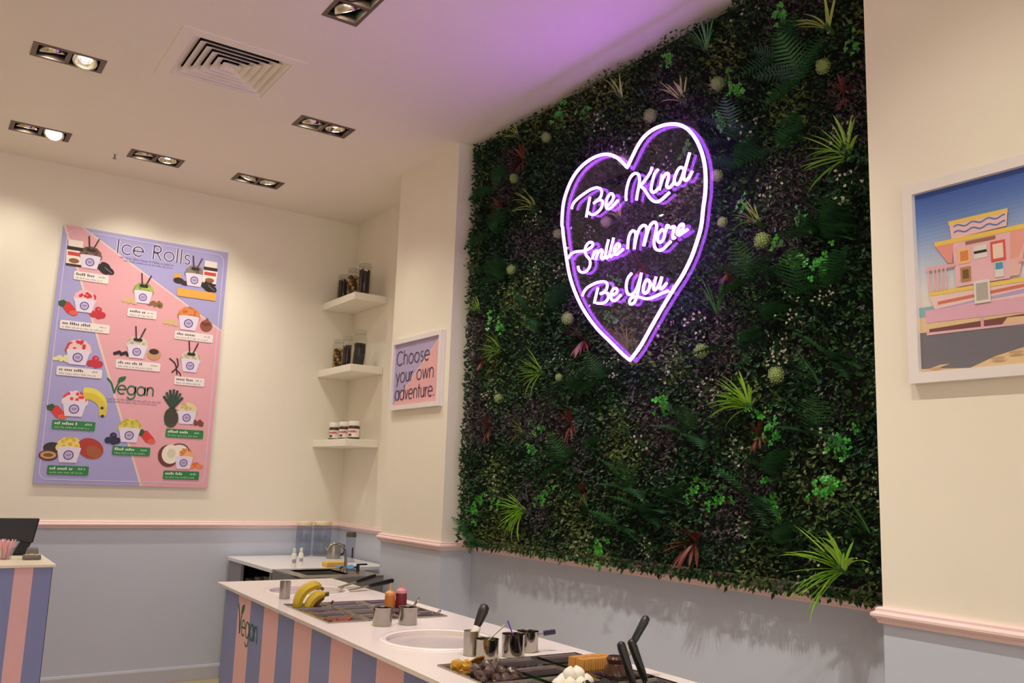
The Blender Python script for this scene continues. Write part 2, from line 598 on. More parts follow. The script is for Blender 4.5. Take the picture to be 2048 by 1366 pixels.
# ceiling sprinkler
t = thing('ceiling_sprinkler', 'tiny metal fire sprinkler head on the ceiling beside a downlight', 'sprinkler', (0.88, 5.92, ZC))
G().lathe([(0.0, -.003), (.018, -.003), (.021, 0), (.0, 0)], 16).build('plate', M_CEIL, t)
G().lathe([(0.0, -.03), (.004, -.03), (.005, -.004), (0, -.004)], 10).build('stem', M_STEELD, t)
G().lathe([(0.0, -.034), (.012, -.033), (.012, -.030), (0, -.030)], 12).build('deflector', M_STEELD, t)

# ------------------------------------------------------------------ measured places: (y, z) on the sign and plant wall, (x, z) on the menu board
HEART = [(2.7821, 2.7747), (2.8173, 2.8113), (2.8628, 2.8492), (2.9223, 2.8783), (2.9897, 2.8894), (3.0584, 2.8844), (3.1215, 2.8652), (3.1709, 2.8319), (3.2059, 2.7893), (3.23, 2.7433), (3.2407, 2.6937), (3.2438, 2.6235), (3.2365, 2.6026), (3.2279, 2.553), (3.2058, 2.4657), (3.1791, 2.373), (3.1444, 2.2977), (3.0925, 2.2155), (3.0337, 2.1455), (2.9599, 2.0754), (2.8769, 2.0118), (2.7971, 1.9507), (2.747, 1.9173), (2.6848, 1.9696), (2.6208, 2.0429), (2.565, 2.1055), (2.5036, 2.1708), (2.4435, 2.2298), (2.3977, 2.29), (2.3654, 2.3519), (2.343, 2.4106), (2.3325, 2.4798), (2.3224, 2.5354), (2.3198, 2.597), (2.3248, 2.6532), (2.3399, 2.7089), (2.3656, 2.7646), (2.4022, 2.8166), (2.4449, 2.8551), (2.494, 2.8804), (2.5555, 2.8958), (2.6187, 2.8975), (2.6715, 2.8845), (2.713, 2.8565), (2.7489, 2.8152)]
WORDS = {'Be1': [[(3.1698, 2.6811), (3.1666, 2.6949), (3.1546, 2.7081), (3.1326, 2.7187), (3.1033, 2.7272), (3.0694, 2.7344), (3.036, 2.74), (3.0028, 2.7398), (2.9792, 2.7351), (2.9604, 2.7246), (2.9519, 2.7115), (2.9527, 2.6977), (2.9615, 2.6844), (2.9776, 2.6776), (2.9938, 2.6723), (3.0077, 2.668)], [(3.0007, 2.6694), (2.9868, 2.6737), (2.9635, 2.6725), (2.9471, 2.6637), (2.9445, 2.6506), (2.951, 2.6352), (2.969, 2.6226), (2.9921, 2.6157), (3.0132, 2.6153), (3.0323, 2.6239), (3.0422, 2.6333)], [(3.0349, 2.7064), (3.0414, 2.6844), (3.0478, 2.6607), (3.0542, 2.637), (3.0595, 2.6146)], [(2.9099, 2.6327), (2.8898, 2.64), (2.8745, 2.6514), (2.8704, 2.6656), (2.8774, 2.6789), (2.8909, 2.6832), (2.9065, 2.6749), (2.9174, 2.6592), (2.9214, 2.6402), (2.9164, 2.6236), (2.9027, 2.6157), (2.8848, 2.6174), (2.865, 2.6262), (2.8497, 2.6345), (2.8388, 2.6393)]],
    'Kind': [[(2.785, 2.6245), (2.787, 2.6488), (2.7815, 2.682), (2.7682, 2.7131), (2.7501, 2.7297), (2.7289, 2.7335), (2.709, 2.7226), (2.7012, 2.7033), (2.7024, 2.6822), (2.708, 2.6581), (2.715, 2.6323), (2.7192, 2.6099)], [(2.6236, 2.7323), (2.6335, 2.7119), (2.6537, 2.6944), (2.6741, 2.6809), (2.6946, 2.6652)], [(2.6946, 2.6652), (2.6736, 2.649), (2.6557, 2.6253), (2.6379, 2.6018), (2.6174, 2.582), (2.5944, 2.571), (2.569, 2.5718), (2.5439, 2.5818), (2.5192, 2.5917)], [(2.5874, 2.7104), (2.6073, 2.6983), (2.6185, 2.6741), (2.6269, 2.6492), (2.6281, 2.6306), (2.6179, 2.6185), (2.6007, 2.6192), (2.5809, 2.6306)], [(2.5631, 2.6806), (2.5684, 2.6541), (2.5752, 2.6311), (2.5793, 2.6178)], [(2.5725, 2.6366), (2.5587, 2.6639), (2.542, 2.6778), (2.5281, 2.676), (2.5252, 2.6608), (2.5306, 2.6438), (2.536, 2.6268), (2.5276, 2.6143), (2.5111, 2.616), (2.4948, 2.6279)], [(2.4399, 2.6713), (2.4546, 2.6816), (2.4707, 2.6761), (2.4841, 2.6595), (2.4922, 2.6414), (2.4893, 2.6244), (2.4757, 2.6146), (2.4596, 2.6224), (2.4464, 2.6429), (2.4372, 2.6625)], [(2.4057, 2.7298), (2.4148, 2.7063), (2.4253, 2.6812), (2.4345, 2.6557), (2.4384, 2.6347), (2.429, 2.619), (2.412, 2.6233), (2.3989, 2.6377), (2.3911, 2.6484)]],
    'Smile': [[(3.1857, 2.443), (3.1764, 2.4553), (3.1546, 2.4642), (3.1218, 2.4638), (3.0892, 2.4589), (3.0597, 2.4564), (3.0283, 2.4603), (3.0102, 2.4669), (3.008, 2.4784), (3.0186, 2.4867), (3.037, 2.488), (3.0552, 2.478), (3.0626, 2.4622), (3.0593, 2.4425), (3.0455, 2.4242), (3.0292, 2.409), (3.0235, 2.3908), (3.0281, 2.3729), (3.046, 2.3591), (3.0723, 2.3553), (3.0939, 2.3627), (3.1078, 2.3773), (3.1111, 2.3918)], [(2.9952, 2.4416), (3.0024, 2.4225), (3.0096, 2.4052)], [(3.0061, 2.4181), (2.9911, 2.4356), (2.9758, 2.4376), (2.9729, 2.4251), (2.9801, 2.4096), (2.9848, 2.397)], [(2.9802, 2.413), (2.9628, 2.4316), (2.9452, 2.4365), (2.9399, 2.427), (2.9446, 2.4127), (2.9467, 2.3997), (2.9364, 2.3926), (2.9241, 2.3986)], [(2.8986, 2.4739), (2.9079, 2.449), (2.9159, 2.4204), (2.9179, 2.4007), (2.9114, 2.3911), (2.8966, 2.3965)], [(2.8641, 2.4748), (2.8757, 2.4456), (2.8849, 2.4208), (2.8894, 2.4017), (2.8817, 2.3919), (2.8672, 2.3973)], [(2.8577, 2.4087), (2.8385, 2.4163), (2.8242, 2.4266), (2.8269, 2.437), (2.839, 2.4412), (2.8533, 2.431), (2.8603, 2.4158), (2.8575, 2.4004), (2.8428, 2.3941), (2.8236, 2.4002), (2.8, 2.4101)]],
    'More': [[(2.7709, 2.404), (2.7701, 2.425), (2.7671, 2.4489), (2.7558, 2.4709), (2.7396, 2.4787), (2.7256, 2.4707), (2.7208, 2.4567), (2.7249, 2.4317), (2.7289, 2.3954)], [(2.7246, 2.4155), (2.716, 2.4459), (2.7027, 2.472), (2.6869, 2.4846), (2.6689, 2.4869), (2.6553, 2.4758), (2.6527, 2.4561), (2.6591, 2.4336), (2.672, 2.3965)], [(2.6698, 2.3961), (2.6611, 2.4181), (2.646, 2.4546), (2.6308, 2.4782), (2.6089, 2.4867), (2.5968, 2.4783), (2.5933, 2.4618), (2.5995, 2.4364), (2.6079, 2.4068), (2.6066, 2.3861), (2.5966, 2.3683), (2.577, 2.3589), (2.5535, 2.3595), (2.5324, 2.3706), (2.5094, 2.3827)], [(2.5586, 2.443), (2.5757, 2.4358), (2.5863, 2.4209), (2.5861, 2.4037), (2.5752, 2.392), (2.5581, 2.3961), (2.5476, 2.411), (2.5456, 2.4292), (2.5586, 2.443)], [(2.5467, 2.4247), (2.5372, 2.4382), (2.5352, 2.4517), (2.5268, 2.4537), (2.5162, 2.4412), (2.4974, 2.4415), (2.489, 2.4381), (2.4952, 2.4226), (2.4992, 2.405), (2.497, 2.3923), (2.4846, 2.3942)], [(2.4744, 2.4088), (2.456, 2.4139), (2.4418, 2.4228), (2.4398, 2.4361), (2.448, 2.441), (2.4622, 2.4351), (2.4724, 2.4206), (2.4744, 2.4057), (2.462, 2.3985), (2.4417, 2.4046), (2.4156, 2.4124)]],
    'Be2': [[(3.0774, 2.2459), (3.0622, 2.2651), (3.0382, 2.2793), (3.0038, 2.287), (2.9664, 2.2907), (2.926, 2.2871), (2.9058, 2.277), (2.9021, 2.261), (2.9116, 2.2449), (2.9313, 2.2371), (2.9479, 2.2353)], [(2.9346, 2.2365), (2.9114, 2.2361), (2.8946, 2.2246), (2.8942, 2.2092), (2.907, 2.1958), (2.9333, 2.19), (2.9704, 2.1956)], [(2.9657, 2.2672), (2.9735, 2.2439), (2.9829, 2.2186), (2.9891, 2.1973)], [(2.8683, 2.216), (2.8427, 2.2206), (2.8349, 2.2323), (2.8432, 2.2424), (2.8593, 2.2429), (2.8719, 2.2297), (2.8763, 2.2107), (2.8678, 2.1942), (2.8483, 2.189), (2.8293, 2.1969), (2.8106, 2.209)]],
    'You': [[(2.7436, 2.2919), (2.765, 2.2765), (2.7755, 2.2547), (2.7765, 2.2313), (2.7699, 2.211), (2.7542, 2.2), (2.7328, 2.2008), (2.7148, 2.2148), (2.7001, 2.2397), (2.6885, 2.2672)], [(2.6827, 2.283), (2.6912, 2.2487), (2.6997, 2.2144), (2.7112, 2.1826), (2.726, 2.1617), (2.7442, 2.1571), (2.7552, 2.1683), (2.7477, 2.182), (2.7234, 2.1866), (2.6901, 2.1793), (2.6602, 2.1683), (2.6308, 2.1648), (2.5961, 2.1686), (2.5592, 2.1749), (2.5229, 2.1792)], [(2.6466, 2.2472), (2.6612, 2.2372), (2.6698, 2.2178), (2.6695, 2.199), (2.6575, 2.1908), (2.6429, 2.1967), (2.6315, 2.2156), (2.6317, 2.2343), (2.6466, 2.2472)], [(2.6315, 2.2218), (2.6141, 2.2209)], [(2.5942, 2.2505), (2.6026, 2.2292), (2.6096, 2.2078), (2.6022, 2.1962), (2.5851, 2.2037), (2.571, 2.2218), (2.5599, 2.2444)], [(2.5626, 2.2346), (2.5682, 2.2233), (2.5723, 2.2036), (2.5622, 2.1937), (2.5482, 2.2016), (2.5315, 2.213)]]}
TUFTS = [(1.836, 1.146, 0.18, 'a', 55, 100), (1.772, 2.555, 0.147, 'b', 40, 75), (1.835, 3.057, 0.123, 'c', 20, 50), (2.162, 2.398, 0.11, 'c', 30, 45), (2.219, 1.701, 0.145, 'a', 35, 50), (3.655, 1.255, 0.154, 'a', 95, 55), (3.915, 2.085, 0.129, 'b', 45, 45), (3.545, 1.94, 0.145, 'b', 60, 50), (4.167, 2.352, 0.085, 'b', 30, 45), (3.676, 1.642, 0.116, 'c', 45, 45), (3.649, 2.825, 0.136, 'c', 30, 40), (3.833, 3.282, 0.099, 'c', 30, 45), (2.568, 3.037, 0.133, 'c', 5, 40), (2.98, 3.213, 0.099, 'c', 5, 40), (1.731, 1.266, 0.144, 'd', 45, 40), (1.909, 1.76, 0.152, 'd', 50, 45), (2.386, 2.08, 0.158, 'd', 10, 45), (2.435, 3.218, 0.13, 'd', 5, 40), (2.874, 1.602, 0.134, 'd', 50, 40), (3.164, 1.288, 0.113, 'd', 20, 40), (2.964, 2.607, 0.087, 'c', 0, 35), (2.91, 1.981, 0.137, 'e', 0, 30)]
BALLS = [(1.842, 2.907, 0.031), (2.343, 3.03, 0.033), (2.347, 2.638, 0.028), (2.123, 2.321, 0.036), (2.319, 2.438, 0.024), (2.432, 1.935, 0.034), (2.067, 1.809, 0.035), (2.737, 3.026, 0.036), (3.519, 3.174, 0.031), (3.809, 3.031, 0.03), (3.802, 2.518, 0.03), (3.877, 1.833, 0.029), (3.299, 2.183, 0.034), (2.91, 2.867, 0.032), (3.397, 2.628, 0.028), (3.026, 2.602, 0.03), (3.359, 1.903, 0.022)]
REDS = [(3.771, 3.131, 0.109), (3.217, 2.073, 0.107), (3.297, 1.674, 0.107), (4.019, 1.672, 0.095), (2.178, 1.598, 0.077), (2.504, 1.187, 0.127), (1.714, 2.787, 0.078), (3.978, 2.898, 0.084), (4.113, 2.058, 0.078), (2.326, 2.239, 0.059), (2.817, 2.351, 0.077), (3.193, 1.361, 0.069)]
CLOVERS = [(1.81, 1.572), (1.792, 1.538), (2.336, 1.356), (2.464, 1.391), (2.646, 1.744), (1.976, 2.222), (1.849, 2.18), (2.052, 2.304), (2.227, 2.481), (2.274, 3.017), (2.314, 2.849), (2.248, 2.954), (3.992, 1.3), (4.063, 1.245), (3.986, 2.273), (3.885, 2.232), (3.575, 1.572), (3.516, 1.644), (3.4, 3.263), (2.628, 3.255), (1.729, 2.933), (1.833, 1.431), (2.142, 1.67), (2.098, 1.596), (1.882, 1.422), (2.955, 2.295), (2.012, 3.203), (2.951, 2.133), (3.439, 1.319), (1.951, 2.357), (2.493, 2.798), (3.871, 1.278), (3.197, 3.194), (2.327, 2.875), (2.08, 1.365), (3.028, 1.117)]
WHITES = [(3.591, 2.75), (2.199, 2.77), (2.194, 3.274), (3.081, 3.103), (2.963, 1.908), (2.464, 2.068), (1.855, 2.056), (1.858, 1.573), (2.779, 1.571), (2.24, 1.269), (2.743, 1.159), (3.432, 1.606), (3.389, 1.994), (3.577, 2.453), (2.06, 2.508), (1.757, 2.655), (1.764, 2.43), (2.917, 2.927), (3.982, 1.86), (2.664, 2.073), (2.411, 1.8), (2.07, 1.903), (1.98, 2.039), (2.049, 1.864), (1.686, 1.41), (1.919, 1.122), (3.132, 1.13), (3.876, 1.355), (3.14, 2.57), (2.64, 2.774), (2.359, 1.738), (2.604, 1.876), (2.261, 1.544), (3.367, 2.441)]
FERNS = [(2.0, 2.097), (2.066, 2.164), (1.749, 2.301), (1.736, 2.106), (2.546, 1.607), (2.215, 1.36), (2.123, 1.452), (2.902, 1.38), (2.931, 1.209), (1.948, 1.592), (2.251, 2.661), (3.304, 1.841), (4.019, 2.763), (4.064, 3.038), (4.179, 1.092), (4.1, 1.071), (3.44, 2.25), (3.083, 1.872), (2.137, 2.023), (2.301, 2.781), (2.057, 2.664), (1.961, 2.909), (2.05, 3.024), (3.951, 2.492), (2.629, 1.346), (1.821, 1.843), (3.329, 1.486), (2.083, 1.209), (2.775, 1.28), (3.145, 1.554), (3.653, 2.228), (4.105, 2.519), (1.787, 2.31), (1.69, 2.34), (2.206, 2.188), (2.258, 1.923), (1.869, 2.274)]
CUPS = [(0.181, 1.473, 0.128, 'brown', 1), (0.178, 1.175, 0.128, 'pink', 0), (0.173, 0.829, 0.142, 'pink2', 0), (0.186, 0.491, 0.142, 'redtop', 0), (0.184, 0.193, 0.142, 'yellow', 0), (0.534, 1.286, 0.122, 'green', 1), (0.864, 1.459, 0.128, 'grey', 1), (0.852, 1.146, 0.142, 'orange', 0), (0.531, 0.906, 0.128, 'cream', 1), (0.89, 0.847, 0.128, 'cream', 1), (0.899, 0.483, 0.128, 'cream2', 0), (0.538, 0.34, 0.135, 'yellow2', 0), (0.907, 0.172, 0.122, 'orange2', 0)]
CAPTIONS = [(0.2, 1.366, 0.213, 'w'), (0.196, 1.03, 0.3, 'w'), (0.194, 0.726, 0.272, 'w'), (0.196, 0.378, 0.255, 'g'), (0.192, 0.089, 0.242, 'g'), (0.541, 1.166, 0.188, 'w'), (0.89, 1.354, 0.269, 'o'), (0.898, 1.049, 0.263, 'w'), (0.55, 0.808, 0.285, 'w'), (0.896, 0.731, 0.206, 'w'), (0.896, 0.366, 0.253, 'g'), (0.562, 0.23, 0.238, 'g'), (0.899, 0.081, 0.239, 'g')]
SIDES = [('jar', 0.085, 1.497), ('oreo', 0.274, 1.444), ('strawberry', 0.082, 1.144), ('raspberry', 0.265, 1.136), ('white', 0.082, 0.806), ('raspberry', 0.281, 0.807), ('banana', 0.297, 0.542), ('strawberry', 0.086, 0.461), ('passion', 0.075, 0.201), ('mango', 0.31, 0.235), ('beige', 0.455, 1.246), ('nuts', 0.621, 1.246), ('gold', 0.756, 1.449), ('jar', 0.97, 1.506), ('oreo', 0.963, 1.427), ('beige', 0.735, 1.131), ('bowl', 0.975, 1.137), ('dark', 0.444, 0.874), ('cookie', 0.644, 0.896), ('pods', 0.796, 0.831), ('pineapple', 0.797, 0.527), ('almond', 0.97, 0.446), ('blueberry', 0.44, 0.309), ('strawberry', 0.646, 0.333), ('coconut', 0.811, 0.219), ('carrot', 0.989, 0.146)]
# ------------------------------------------------------------------ the plant wall
PW = thing('plant_wall', 'tall green wall of mixed artificial plants in the recess behind the neon sign', 'plant wall', (0, 0, 0))
M_PANEL = mat('dark_planting_mat', '#0d120c', 0.95, var=0.1)
G().box(2.632, XR - 0.002, YR + 0.015, 4.262, 1.085, ZC - 0.012).build('backing_panel', M_PANEL, PW)
LEAF = {
    'box': mat('boxwood_leaf', '#2a4a22', 0.45, island=0.45, scale=3, var=0.1, spec=0.35),
    'deep': mat('deep_green_leaf', '#1d3f20', 0.45, island=0.45, scale=3, var=0.1, spec=0.35),
    'heather': mat('dusky_heather_leaf', '#544a4d', 0.6, island=0.5, scale=3, var=0.1, spec=0.3),
    'olive': mat('olive_sprig_leaf', '#5b6c36', 0.5, island=0.4, scale=3, var=0.1, spec=0.35),
}
M_CLOV = mat('bright_clover_leaf', '#3a9426', 0.4, island=0.35, scale=3)
M_FERN = mat('fern_leaf', '#2c5a31', 0.5, island=0.3, scale=3)
M_REDL = mat('rust_red_leaf', '#66302a', 0.45, island=0.4, scale=3)
M_PET = mat('white_petal', '#a39b88', 0.6, island=0.2, scale=3)
M_STEM = mat('thin_green_stem', '#3b5a2c', 0.6, var=0.1)
M_BALL = mat('pale_green_floret', '#8a9c5c', 0.65, island=0.3, scale=3)
BLADE = {
    'a': mat('lime_grass_blade', '#a6d84a', 0.4, island=0.25, scale=3),
    'b': mat('mid_grass_blade', '#94c24a', 0.4, island=0.25, scale=3),
    'c': mat('olive_grass_blade', '#a3b05c', 0.45, island=0.25, scale=3),
    'd': mat('dark_grass_blade', '#4a8446', 0.45, island=0.25, scale=3),
    'e': mat('straw_grass_blade', '#8d8a55', 0.5, island=0.25, scale=3),
}
PY0, PY1, PZ0, PZ1 = YR + 0.02, 4.262, 1.062, ZC - 0.02
rng = random.Random(5)

def leaf(g, p, d, n, L, w, fold=0.25):
    """a folded diamond leaf"""
    d = d.normalized()
    s = d.cross(n)
    if s.length < 1e-4:
        s = d.cross(Vector((0.3, 0.5, 0.8)))
    s.normalize()
    u = s.cross(d)
    m = p + d * (L * 0.45) + u * (-w * fold)
    g.add([p, m + s * w * 0.5 + u * w * fold, p + d * L, m - s * w * 0.5 + u * w * fold, m], [(0, 4, 1), (1, 4, 2), (2, 4, 3), (3, 4, 0)])

def field(y, z):
    return noise.noise(Vector((y * 2.6, z * 2.6, 3.1)))
def relief(y, z):
    return (0.062 if z > 1.3 else 0.062 - 0.13 * (1.3 - z)) + 0.045 * min(1, (z - 0.95) * 3) * noise.noise(Vector((y * 5.5, z * 5.5, 9.7)))
def kind_at(y, z):
    a = noise.noise(Vector((y * 3.2, z * 3.2, 20.0)))
    b = noise.noise(Vector((y * 3.6, z * 3.6, 40.0)))
    if a > 0.20: return 'heather'
    if a < -0.28: return 'olive'
    return 'box' if b > -0.05 else 'deep'
GS = {k: G() for k in LEAF}
for i in range(42000):
    y = rng.uniform(PY0 - 0.005, PY1 + 0.01)
    z = rng.uniform(PZ0 - 0.02, PZ1)
    k = kind_at(y + rng.gauss(0, .04), z + rng.gauss(0, .04))
    h = relief(y, z)
    x = 2.640 - h * math.sqrt(rng.random())
    d = Vector((-0.75 + rng.uniform(-.5, .5), rng.gauss(0, .7), rng.gauss(-0.1, .7)))
    n = Vector((-1, rng.gauss(0, .5), rng.gauss(0.5, .5)))
    L = {'box': rng.uniform(.014, .028), 'deep': rng.uniform(.018, .036), 'heather': rng.uniform(.012, .022), 'olive': rng.uniform(.016, .030)}[k]
    w = L * {'box': .62, 'deep': .5, 'heather': .5, 'olive': .55}[k]
    if y > PY1 - .03: d.y = rng.uniform(-.1, .6)
    if y < PY0 + .04: d.y = abs(d.y) * .5
    if z > PZ1 - .03: d.z = -abs(d.z)
    leaf(GS[k], Vector((x, y, z)), d, n, L, w)
    if k == 'heather':
        leaf(GS[k], Vector((x - .004, y + rng.uniform(-.012, .012), z + rng.uniform(-.012, .012))), d + Vector((0, rng.gauss(0, .5), rng.gauss(0, .5))), n, L, w)
# the sides of the planting modules
for i in range(2600):
    k = rng.choice(['box', 'deep', 'deep', 'heather'])
    y = 4.262 + rng.uniform(-.004, .012)
    leaf(GS[k], Vector((rng.uniform(2.575, 2.705), y, rng.uniform(PZ0, PZ1))), Vector((rng.uniform(-.8, .3), rng.uniform(.0, .6), rng.gauss(0, .7))), Vector((rng.gauss(0, .4), 1, .3)), rng.uniform(.016, .030), .014)
# sprigs that hang over the bottom edge
for i in range(420):
    y = rng.uniform(PY0 + .02, PY1)
    k = rng.choice(['box', 'deep', 'box', 'olive'])
    x = rng.uniform(2.60, 2.70)
    z = 1.080 - abs(rng.gauss(0, .016))
    leaf(GS[k], Vector((x, y, z)), Vector((rng.uniform(-.5, .1), rng.gauss(0, .4), -1)), Vector((-1, 0, .3)), rng.uniform(.02, .04), .018)
for k, nm in (('box', 'boxwood_foliage'), ('deep', 'evergreen_foliage'), ('heather', 'heather_foliage'), ('olive', 'olive_foliage')):
    tag(GS[k].build(nm, LEAF[k], PW), kind='stuff')

# ---- grass tufts: every blade is a piece of its own
def blade_mesh(kind, bend, w=0.062):
    g = G()
    n = 6
    v = []
    for i in range(n + 1):
        t = i / n
        ang = bend * t
        # unit blade along z, arching toward -y
        zz = math.sin(ang) / bend if bend > .01 else t
        yy = -(1 - math.cos(ang)) / bend if bend > .01 else 0
        ww = w * (0.55 + 1.1 * t) * (1 - t) ** 0.55 if t < 1 else 0.0
        ww = max(ww, 0.002)
        v += [(-ww, yy + ww * .5, zz), (0, yy, zz), (ww, yy + ww * .5, zz)]
    f = []
    for i in range(n):
        a = i * 3
        f += [(a, a + 1, a + 4, a + 3), (a + 1, a + 2, a + 5, a + 4)]
    g.add(v, f)
    return g.mesh('blade', BLADE[kind], True)
BL = {k: [blade_mesh(k, b, w) for b, w in ((.2, .046), (.6, .052), (1.1, .056), (.4, .042))] for k in BLADE}
def orient(d, down=Vector((0, 0, -1))):
    """matrix with z along d and -y bending toward 'down'"""
    d = d.normalized()
    b = down - d * down.dot(d)
    if b.length < 1e-3:
        b = Vector((-1, 0, 0)) - d * -d.x
    b.normalize()
    yv = -b
    xv = yv.cross(d)
    return Matrix((xv, yv, d)).transposed()
CORE_ME = G().lathe([(0, -.02), (.012, -.02), (.009, .03), (0, .035)], 8).mesh('grass_tuft', M_STEM)
for y, z, L, k, a0, spread in TUFTS:
    xr = 2.590
    if k in 'de':
        # thin dark sprays: one part each
        g = G()
        for i in range(26):
            a = math.radians(a0 - spread + 2 * spread * (i + .5) / 26 + rng.gauss(0, 6))
            d = Vector((-rng.uniform(.15, .7), math.sin(a), math.cos(a)))
            m3 = orient(d)
            sc = L * rng.uniform(.7, 1.15)
            bend = rng.uniform(.1, .4)
            v = []
            for j in range(6):
                q_ = j / 5
                w_ = .022 * (.7 + .6 * q_) * (1 - q_) ** .5 + .0015
                c = m3 @ Vector((0, -bend * q_ * q_, q_ * (1 - .15 * bend * q_))) * sc
                sd = m3 @ Vector((1, 0, 0)) * sc
                v += [c - sd * w_, c + sd * w_]
            g.add(v, [(2 * j, 2 * j + 1, 2 * j + 3, 2 * j + 2) for j in range(5)])
        g.build('grass_spray', BLADE[k], PW, (xr, y, z), smooth=True)
        continue
    core = link('grass_tuft', CORE_ME, PW, (xr, y, z), (0, -1.2, 0))
    core_inv = (Matrix.Translation((xr, y, z)) @ Matrix.Rotation(-1.2, 4, 'Y')).inverted()
    n = {'a': 36, 'b': 22, 'c': 12}[k]
    for i in range(n):
        a = math.radians(a0 - spread + 2 * spread * (i + .5) / n + rng.gauss(0, 8))
        out = rng.uniform(.2, .75)
        d = Vector((-out, math.sin(a), math.cos(a)))
        b = link('blade', rng.choice(BL[k]), core)
        M3 = orient(d).to_4x4()
        sc = L * rng.uniform(.65, 1.18)
        wm = Matrix.Translation((xr - .004, y + rng.gauss(0, .006), z + rng.gauss(0, .006))) @ M3 @ Matrix.Scale(sc, 4)
        b.matrix_local = core_inv @ wm

# ---- dusky red tufts
def red_mesh(sd):
    r = random.Random(sd)
    g = G()
    for i in range(28):
        a = r.uniform(0, 2 * math.pi)
        d = Vector((-r.uniform(.3, .9), math.sin(a), math.cos(a) * .9 + .1))
        m = orient(d)
        L = r.uniform(.7, 1.1)
        v = []
        for j in range(5):
            t = j / 4
            w = .075 * (0.5 + t) * (1 - t) ** .5 + .003
            c = m @ Vector((0, -.25 * t * t, t))
            s = m @ Vector((1, 0, 0))
            v += [(c - s * w) * L, (c + s * w) * L]
        g.add(v, [(2 * j, 2 * j + 1, 2 * j + 3, 2 * j + 2) for j in range(4)])
    return g.mesh('red_tuft', M_REDL, True)
RT = [red_mesh(s) for s in (1, 2, 3)]
for y, z, L in REDS:
    y = max(y, 1.72 + L * .8)
    link('red_tuft', rng.choice(RT), PW, (2.590, y, z), (rng.uniform(-.5, .5), 0, 0), L)

# ---- pale green flower heads
def ball_mesh(sd):
    r = random.Random(sd)
    g = G()
    g.blob((0, 0, 0), .8, .8, .8, 10, 7)
    for i in range(110):
        zz = 1 - 2 * (i + .5) / 110
        a = i * 2.39996
        rr = math.sqrt(1 - zz * zz)
        p = Vector((rr * math.cos(a), rr * math.sin(a), zz))
        q = p * r.uniform(.84, 1.02)
        m = p.to_track_quat('Z', 'Y').to_matrix()
        s = r.uniform(.09, .13)
        v = [q + m @ Vector((s * math.cos(w), s * math.sin(w), -.04)) for w in (0, 1.57, 3.14, 4.71)] + [q + m @ Vector((0, 0, .12))]
        g.add(v, [(0, 1, 4), (1, 2, 4), (2, 3, 4), (3, 0, 4)])
    return g.mesh('flower_head', M_BALL)
BM = [ball_mesh(s) for s in (1, 2)]
for y, z, r in BALLS:
    link('flower_head', rng.choice(BM), PW, (2.552, y, z), (rng.uniform(0, 3), rng.uniform(0, 3), 0), (r * .92, r * .92, r * .84))

# ---- bright clover sprigs
def clover_mesh(sd):
    r = random.Random(sd)
    g = G()
    for i in range(14):
        c = Vector((-r.uniform(.0, .05), r.gauss(0, .034), r.gauss(0, .034)))
        n = Vector((-1, r.gauss(0, .4), r.gauss(.5, .4))).normalized()
        u = n.orthogonal().normalized()
        w = n.cross(u)
        for k in range(3):
            a = k * 2.094 + r.uniform(-.2, .2)
            d = (u * math.cos(a) + w * math.sin(a))
            s = n.cross(d)
            L = r.uniform(.013, .019)
            g.add([c, c + d * L * .5 + s * L * .48, c + d * L * 1.0 + s * L * .3, c + d * L * .86, c + d * L * 1.0 - s * L * .3, c + d * L * .5 - s * L * .48],
                  [(0, 1, 2, 3), (0, 3, 4, 5)])
    return g.mesh('clover_sprig', M_CLOV)
CM = [clover_mesh(s) for s in (1, 2, 3)]
for y, z in CLOVERS:
    link('clover_sprig', rng.choice(CM), PW, (2.568, y, z), (rng.uniform(0, 6), 0, 0), rng.uniform(.6, .9))

# ---- sprigs of tiny white flowers
def white_mesh(sd):
    r = random.Random(sd)
    g = G()
    for i in range(15):
        c = Vector((-r.uniform(0, .045), r.gauss(0, .030), r.gauss(0, .038)))
        g.tube([(0.03, c.y * .4, c.z * .4), tuple(c)], .0009, 3, mi=1)
        n = Vector((-1, r.gauss(0, .4), r.gauss(.3, .4))).normalized()
        u = n.orthogonal().normalized()
        w = n.cross(u)
        for k in range(5):
            a = k * 1.2566
            d = u * math.cos(a) + w * math.sin(a)
            s = n.cross(d)
            L = r.uniform(.0045, .0075)
            g.add([c, c + d * L * .6 + s * L * .35, c + d * L, c + d * L * .6 - s * L * .35], [(0, 1, 2, 3)])
    return g.mesh('white_flower_sprig', [M_PET, M_STEM])
WM = [white_mesh(s) for s in (1, 2, 3)]
for y, z in WHITES:
    link('white_flower_sprig', rng.choice(WM), PW, (2.566, y, z), (rng.uniform(0, 6), 0, 0), rng.uniform(.8, 1.2))

# ---- ferns
def fern_mesh(sd):
    r = random.Random(sd)
    g = G()
    for fr in range(6):
        a = r.uniform(-1.3, 1.3)
        d = Vector((-r.uniform(.25, .5), math.sin(a), math.cos(a)))
        m = orient(d)
        L = r.uniform(.12, .2)
        for i in range(13):
            t = (i + 1) / 14
            c = m @ Vector((0, -.45 * t * t, t)) * L
            tg = m @ Vector((0, -.9 * t, 1))
            sd_ = m @ Vector((1, 0, 0))
            l = L * .34 * math.sin(math.pi * min(1, t * .9 + .12)) + .004
            for s in (-1, 1):
                e = c + (sd_ * s + tg.normalized() * .35) * l
                q = tg.normalized() * (L * .032)
                g.add([c - q, c + q, e], [(0, 1, 2)])
    return g.mesh('fern', M_FERN)
FM = [fern_mesh(s) for s in (1, 2, 3, 4)]
for y, z in FERNS:
    y = min(max(y, 1.86), 4.02 if z > 1.3 else 4.17)
    link('fern', rng.choice(FM), PW, (2.592, y, z), (rng.uniform(-.6, .6), 0, 0), rng.uniform(.85, 1.15))

